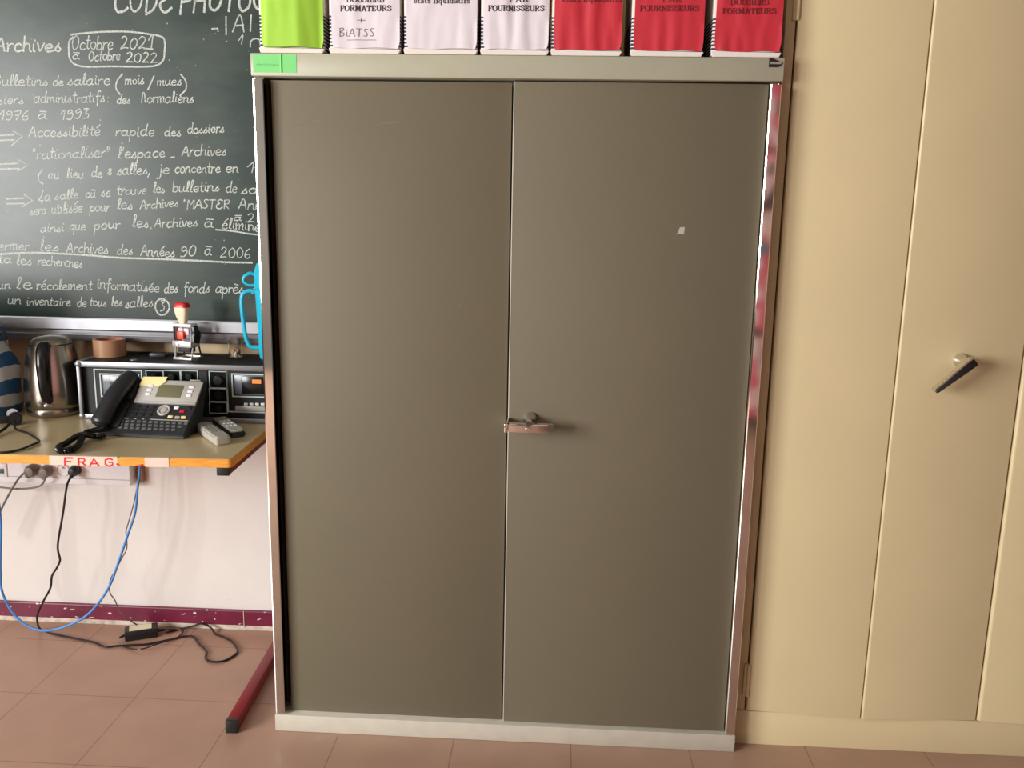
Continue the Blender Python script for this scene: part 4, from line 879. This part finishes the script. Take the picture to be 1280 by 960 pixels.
pc = plug(95.5, 587.5, black_plastic, .0165, 'black power cable from the socket strip to the floor adapter', pts, black_cable_m, .0033)
# adapter brick on the floor
a0, a1 = FL(157, 803, 0), FL(197, 797, 0); d = a1 - a0
pb = thing('power_adapter', 'black power adapter brick with cream label on the floor by the baseboard', 'adapter', ((a0.x + a1.x) / 2, (a0.y + a1.y) / 2 + .0, .0005), math.atan2(d.y, d.x))
hl = d.length / 2 + .002
obj('brick', MB().box(-hl, hl, 0, .046, 0, .033, .004), black_plastic, pb)
obj('rating_label', MB().box(-hl + .014, hl - .018, .004, .040, .0328, .0336), label_cream, pb)
obj('strain_relief', MB().cyl((hl - .002, .023, .014), (hl + .022, .026, .010), .006, .0035, 12).cyl((-hl + .002, .023, .014), (-hl - .016, .018, .010), .005, .003, 12), black_plastic, pb)
obj('lead', MB().tube([(hl + .018, .026, .010), (hl + .05, .030, .005), (hl + .075, .012, .004), (hl + .055, -.03, .004), (hl + .0, -.066, .0105), (hl - .045, -.085, .0105), (-hl + .02, -.06, .004), (-hl - .01, -.028, .004)], .0022, 8, 8), black_cable_m, pb)
# blue network cable in a wide loop
bl = [(175, 583), (172, 610), (169, 640), (160, 668), (148, 703), (138, 730), (126, 750), (110, 768), (90, 780), (68, 787), (48, 787.5), (28, 778), (12, 760), (2, 737), (0.5, 715), (0.5, 690), (1, 655), (-3, 620), (-12, 583)]
bpts = []
for i, (x, y) in enumerate(bl):
    bpts.append(at(x, y, 'y', .445 - .06 * math.sin(PI * min(1, i / 9) / 2) if i < 10 else .395 + .02 * (i - 10) / 7))
for i, q_ in enumerate(bpts):
    if q_.z < .006: bpts[i] = FL(*bl[i], .006)
bpts = [Vector((bpts[0].x, bpts[0].y + .01, bpts[0].z + .12))] + bpts
tag(obj('network_cable', MB().tube(bpts, .0037, 10, 8), blue_cable_m), 'blue network cable hanging in a wide loop under the desk', 'cable')
tp_ = [(176, 583, 0.490), (172, 605, 0.485), (167, 630, 0.475), (160, 655, 0.465), (157.5, 664, 0.465), (158.5, 674, 0.460), (158, 687, 0.455), (152, 698, 0.455), (145, 712, 0.455), (139, 722, 0.455), (136.5, 733, 0.455), (138, 742, 0.455), (144, 751, 0.455), (149, 763, 0.460), (158, 772, 0.465)]
tpts = [at(x, y, 'y', yy) for x, y, yy in tp_] + [FL(176, 783.5, .012), FL(192, 786.5, .006), FL(204, 788, .005)]
tpts = [tpts[0] + Vector((0, .01, .12))] + tpts
tag(obj('thin_cable', MB().tube(tpts, .0019, 8, 6), taupe_cable_m), 'thin grey brown cable twisted along the blue cable under the desk', 'cable')

# ================================================================== FAR END OF THE ROOM (seen only in the chrome strips)
cv = MB(); tb = bmesh.new(); rows = []
nx = 60
for i in range(nx + 1):
    x = -.95 + 1.9 * i / nx; y = .03 * math.sin(i * .9)
    rows.append([tb.verts.new((x, y, z)) for z in (0, .78, 1.68, 2.72)])
for a, b_ in zip(rows, rows[1:]):
    for k in range(3): tb.faces.new((a[k], b_[k], b_[k + 1], a[k + 1]))
r = bmesh.ops.extrude_face_region(tb, geom=tb.faces[:])
for v in [g_ for g_ in r['geom'] if isinstance(g_, bmesh.types.BMVert)]: v.co.y += .003
cv._add(tb)
t = thing('curtain', 'red and white patterned hanging added for the reflection in the right chrome strip', 'curtain', (1.95, -3.45, .12), math.radians(36))  # stand-in hanging, added to give the right chrome strip something red to mirror
obj('cloth', cv, reflection_cloth_m, t, ang=80)
obj('rod', MB().cyl((-1, 0, 2.73), (1, 0, 2.73), .012, n=14).cyl((-.9, 0, 2.73), (-.9, 0, ZC - .12), .006, n=10).cyl((.9, 0, 2.73), (.9, 0, ZC - .12), .006, n=10), chrome, t)
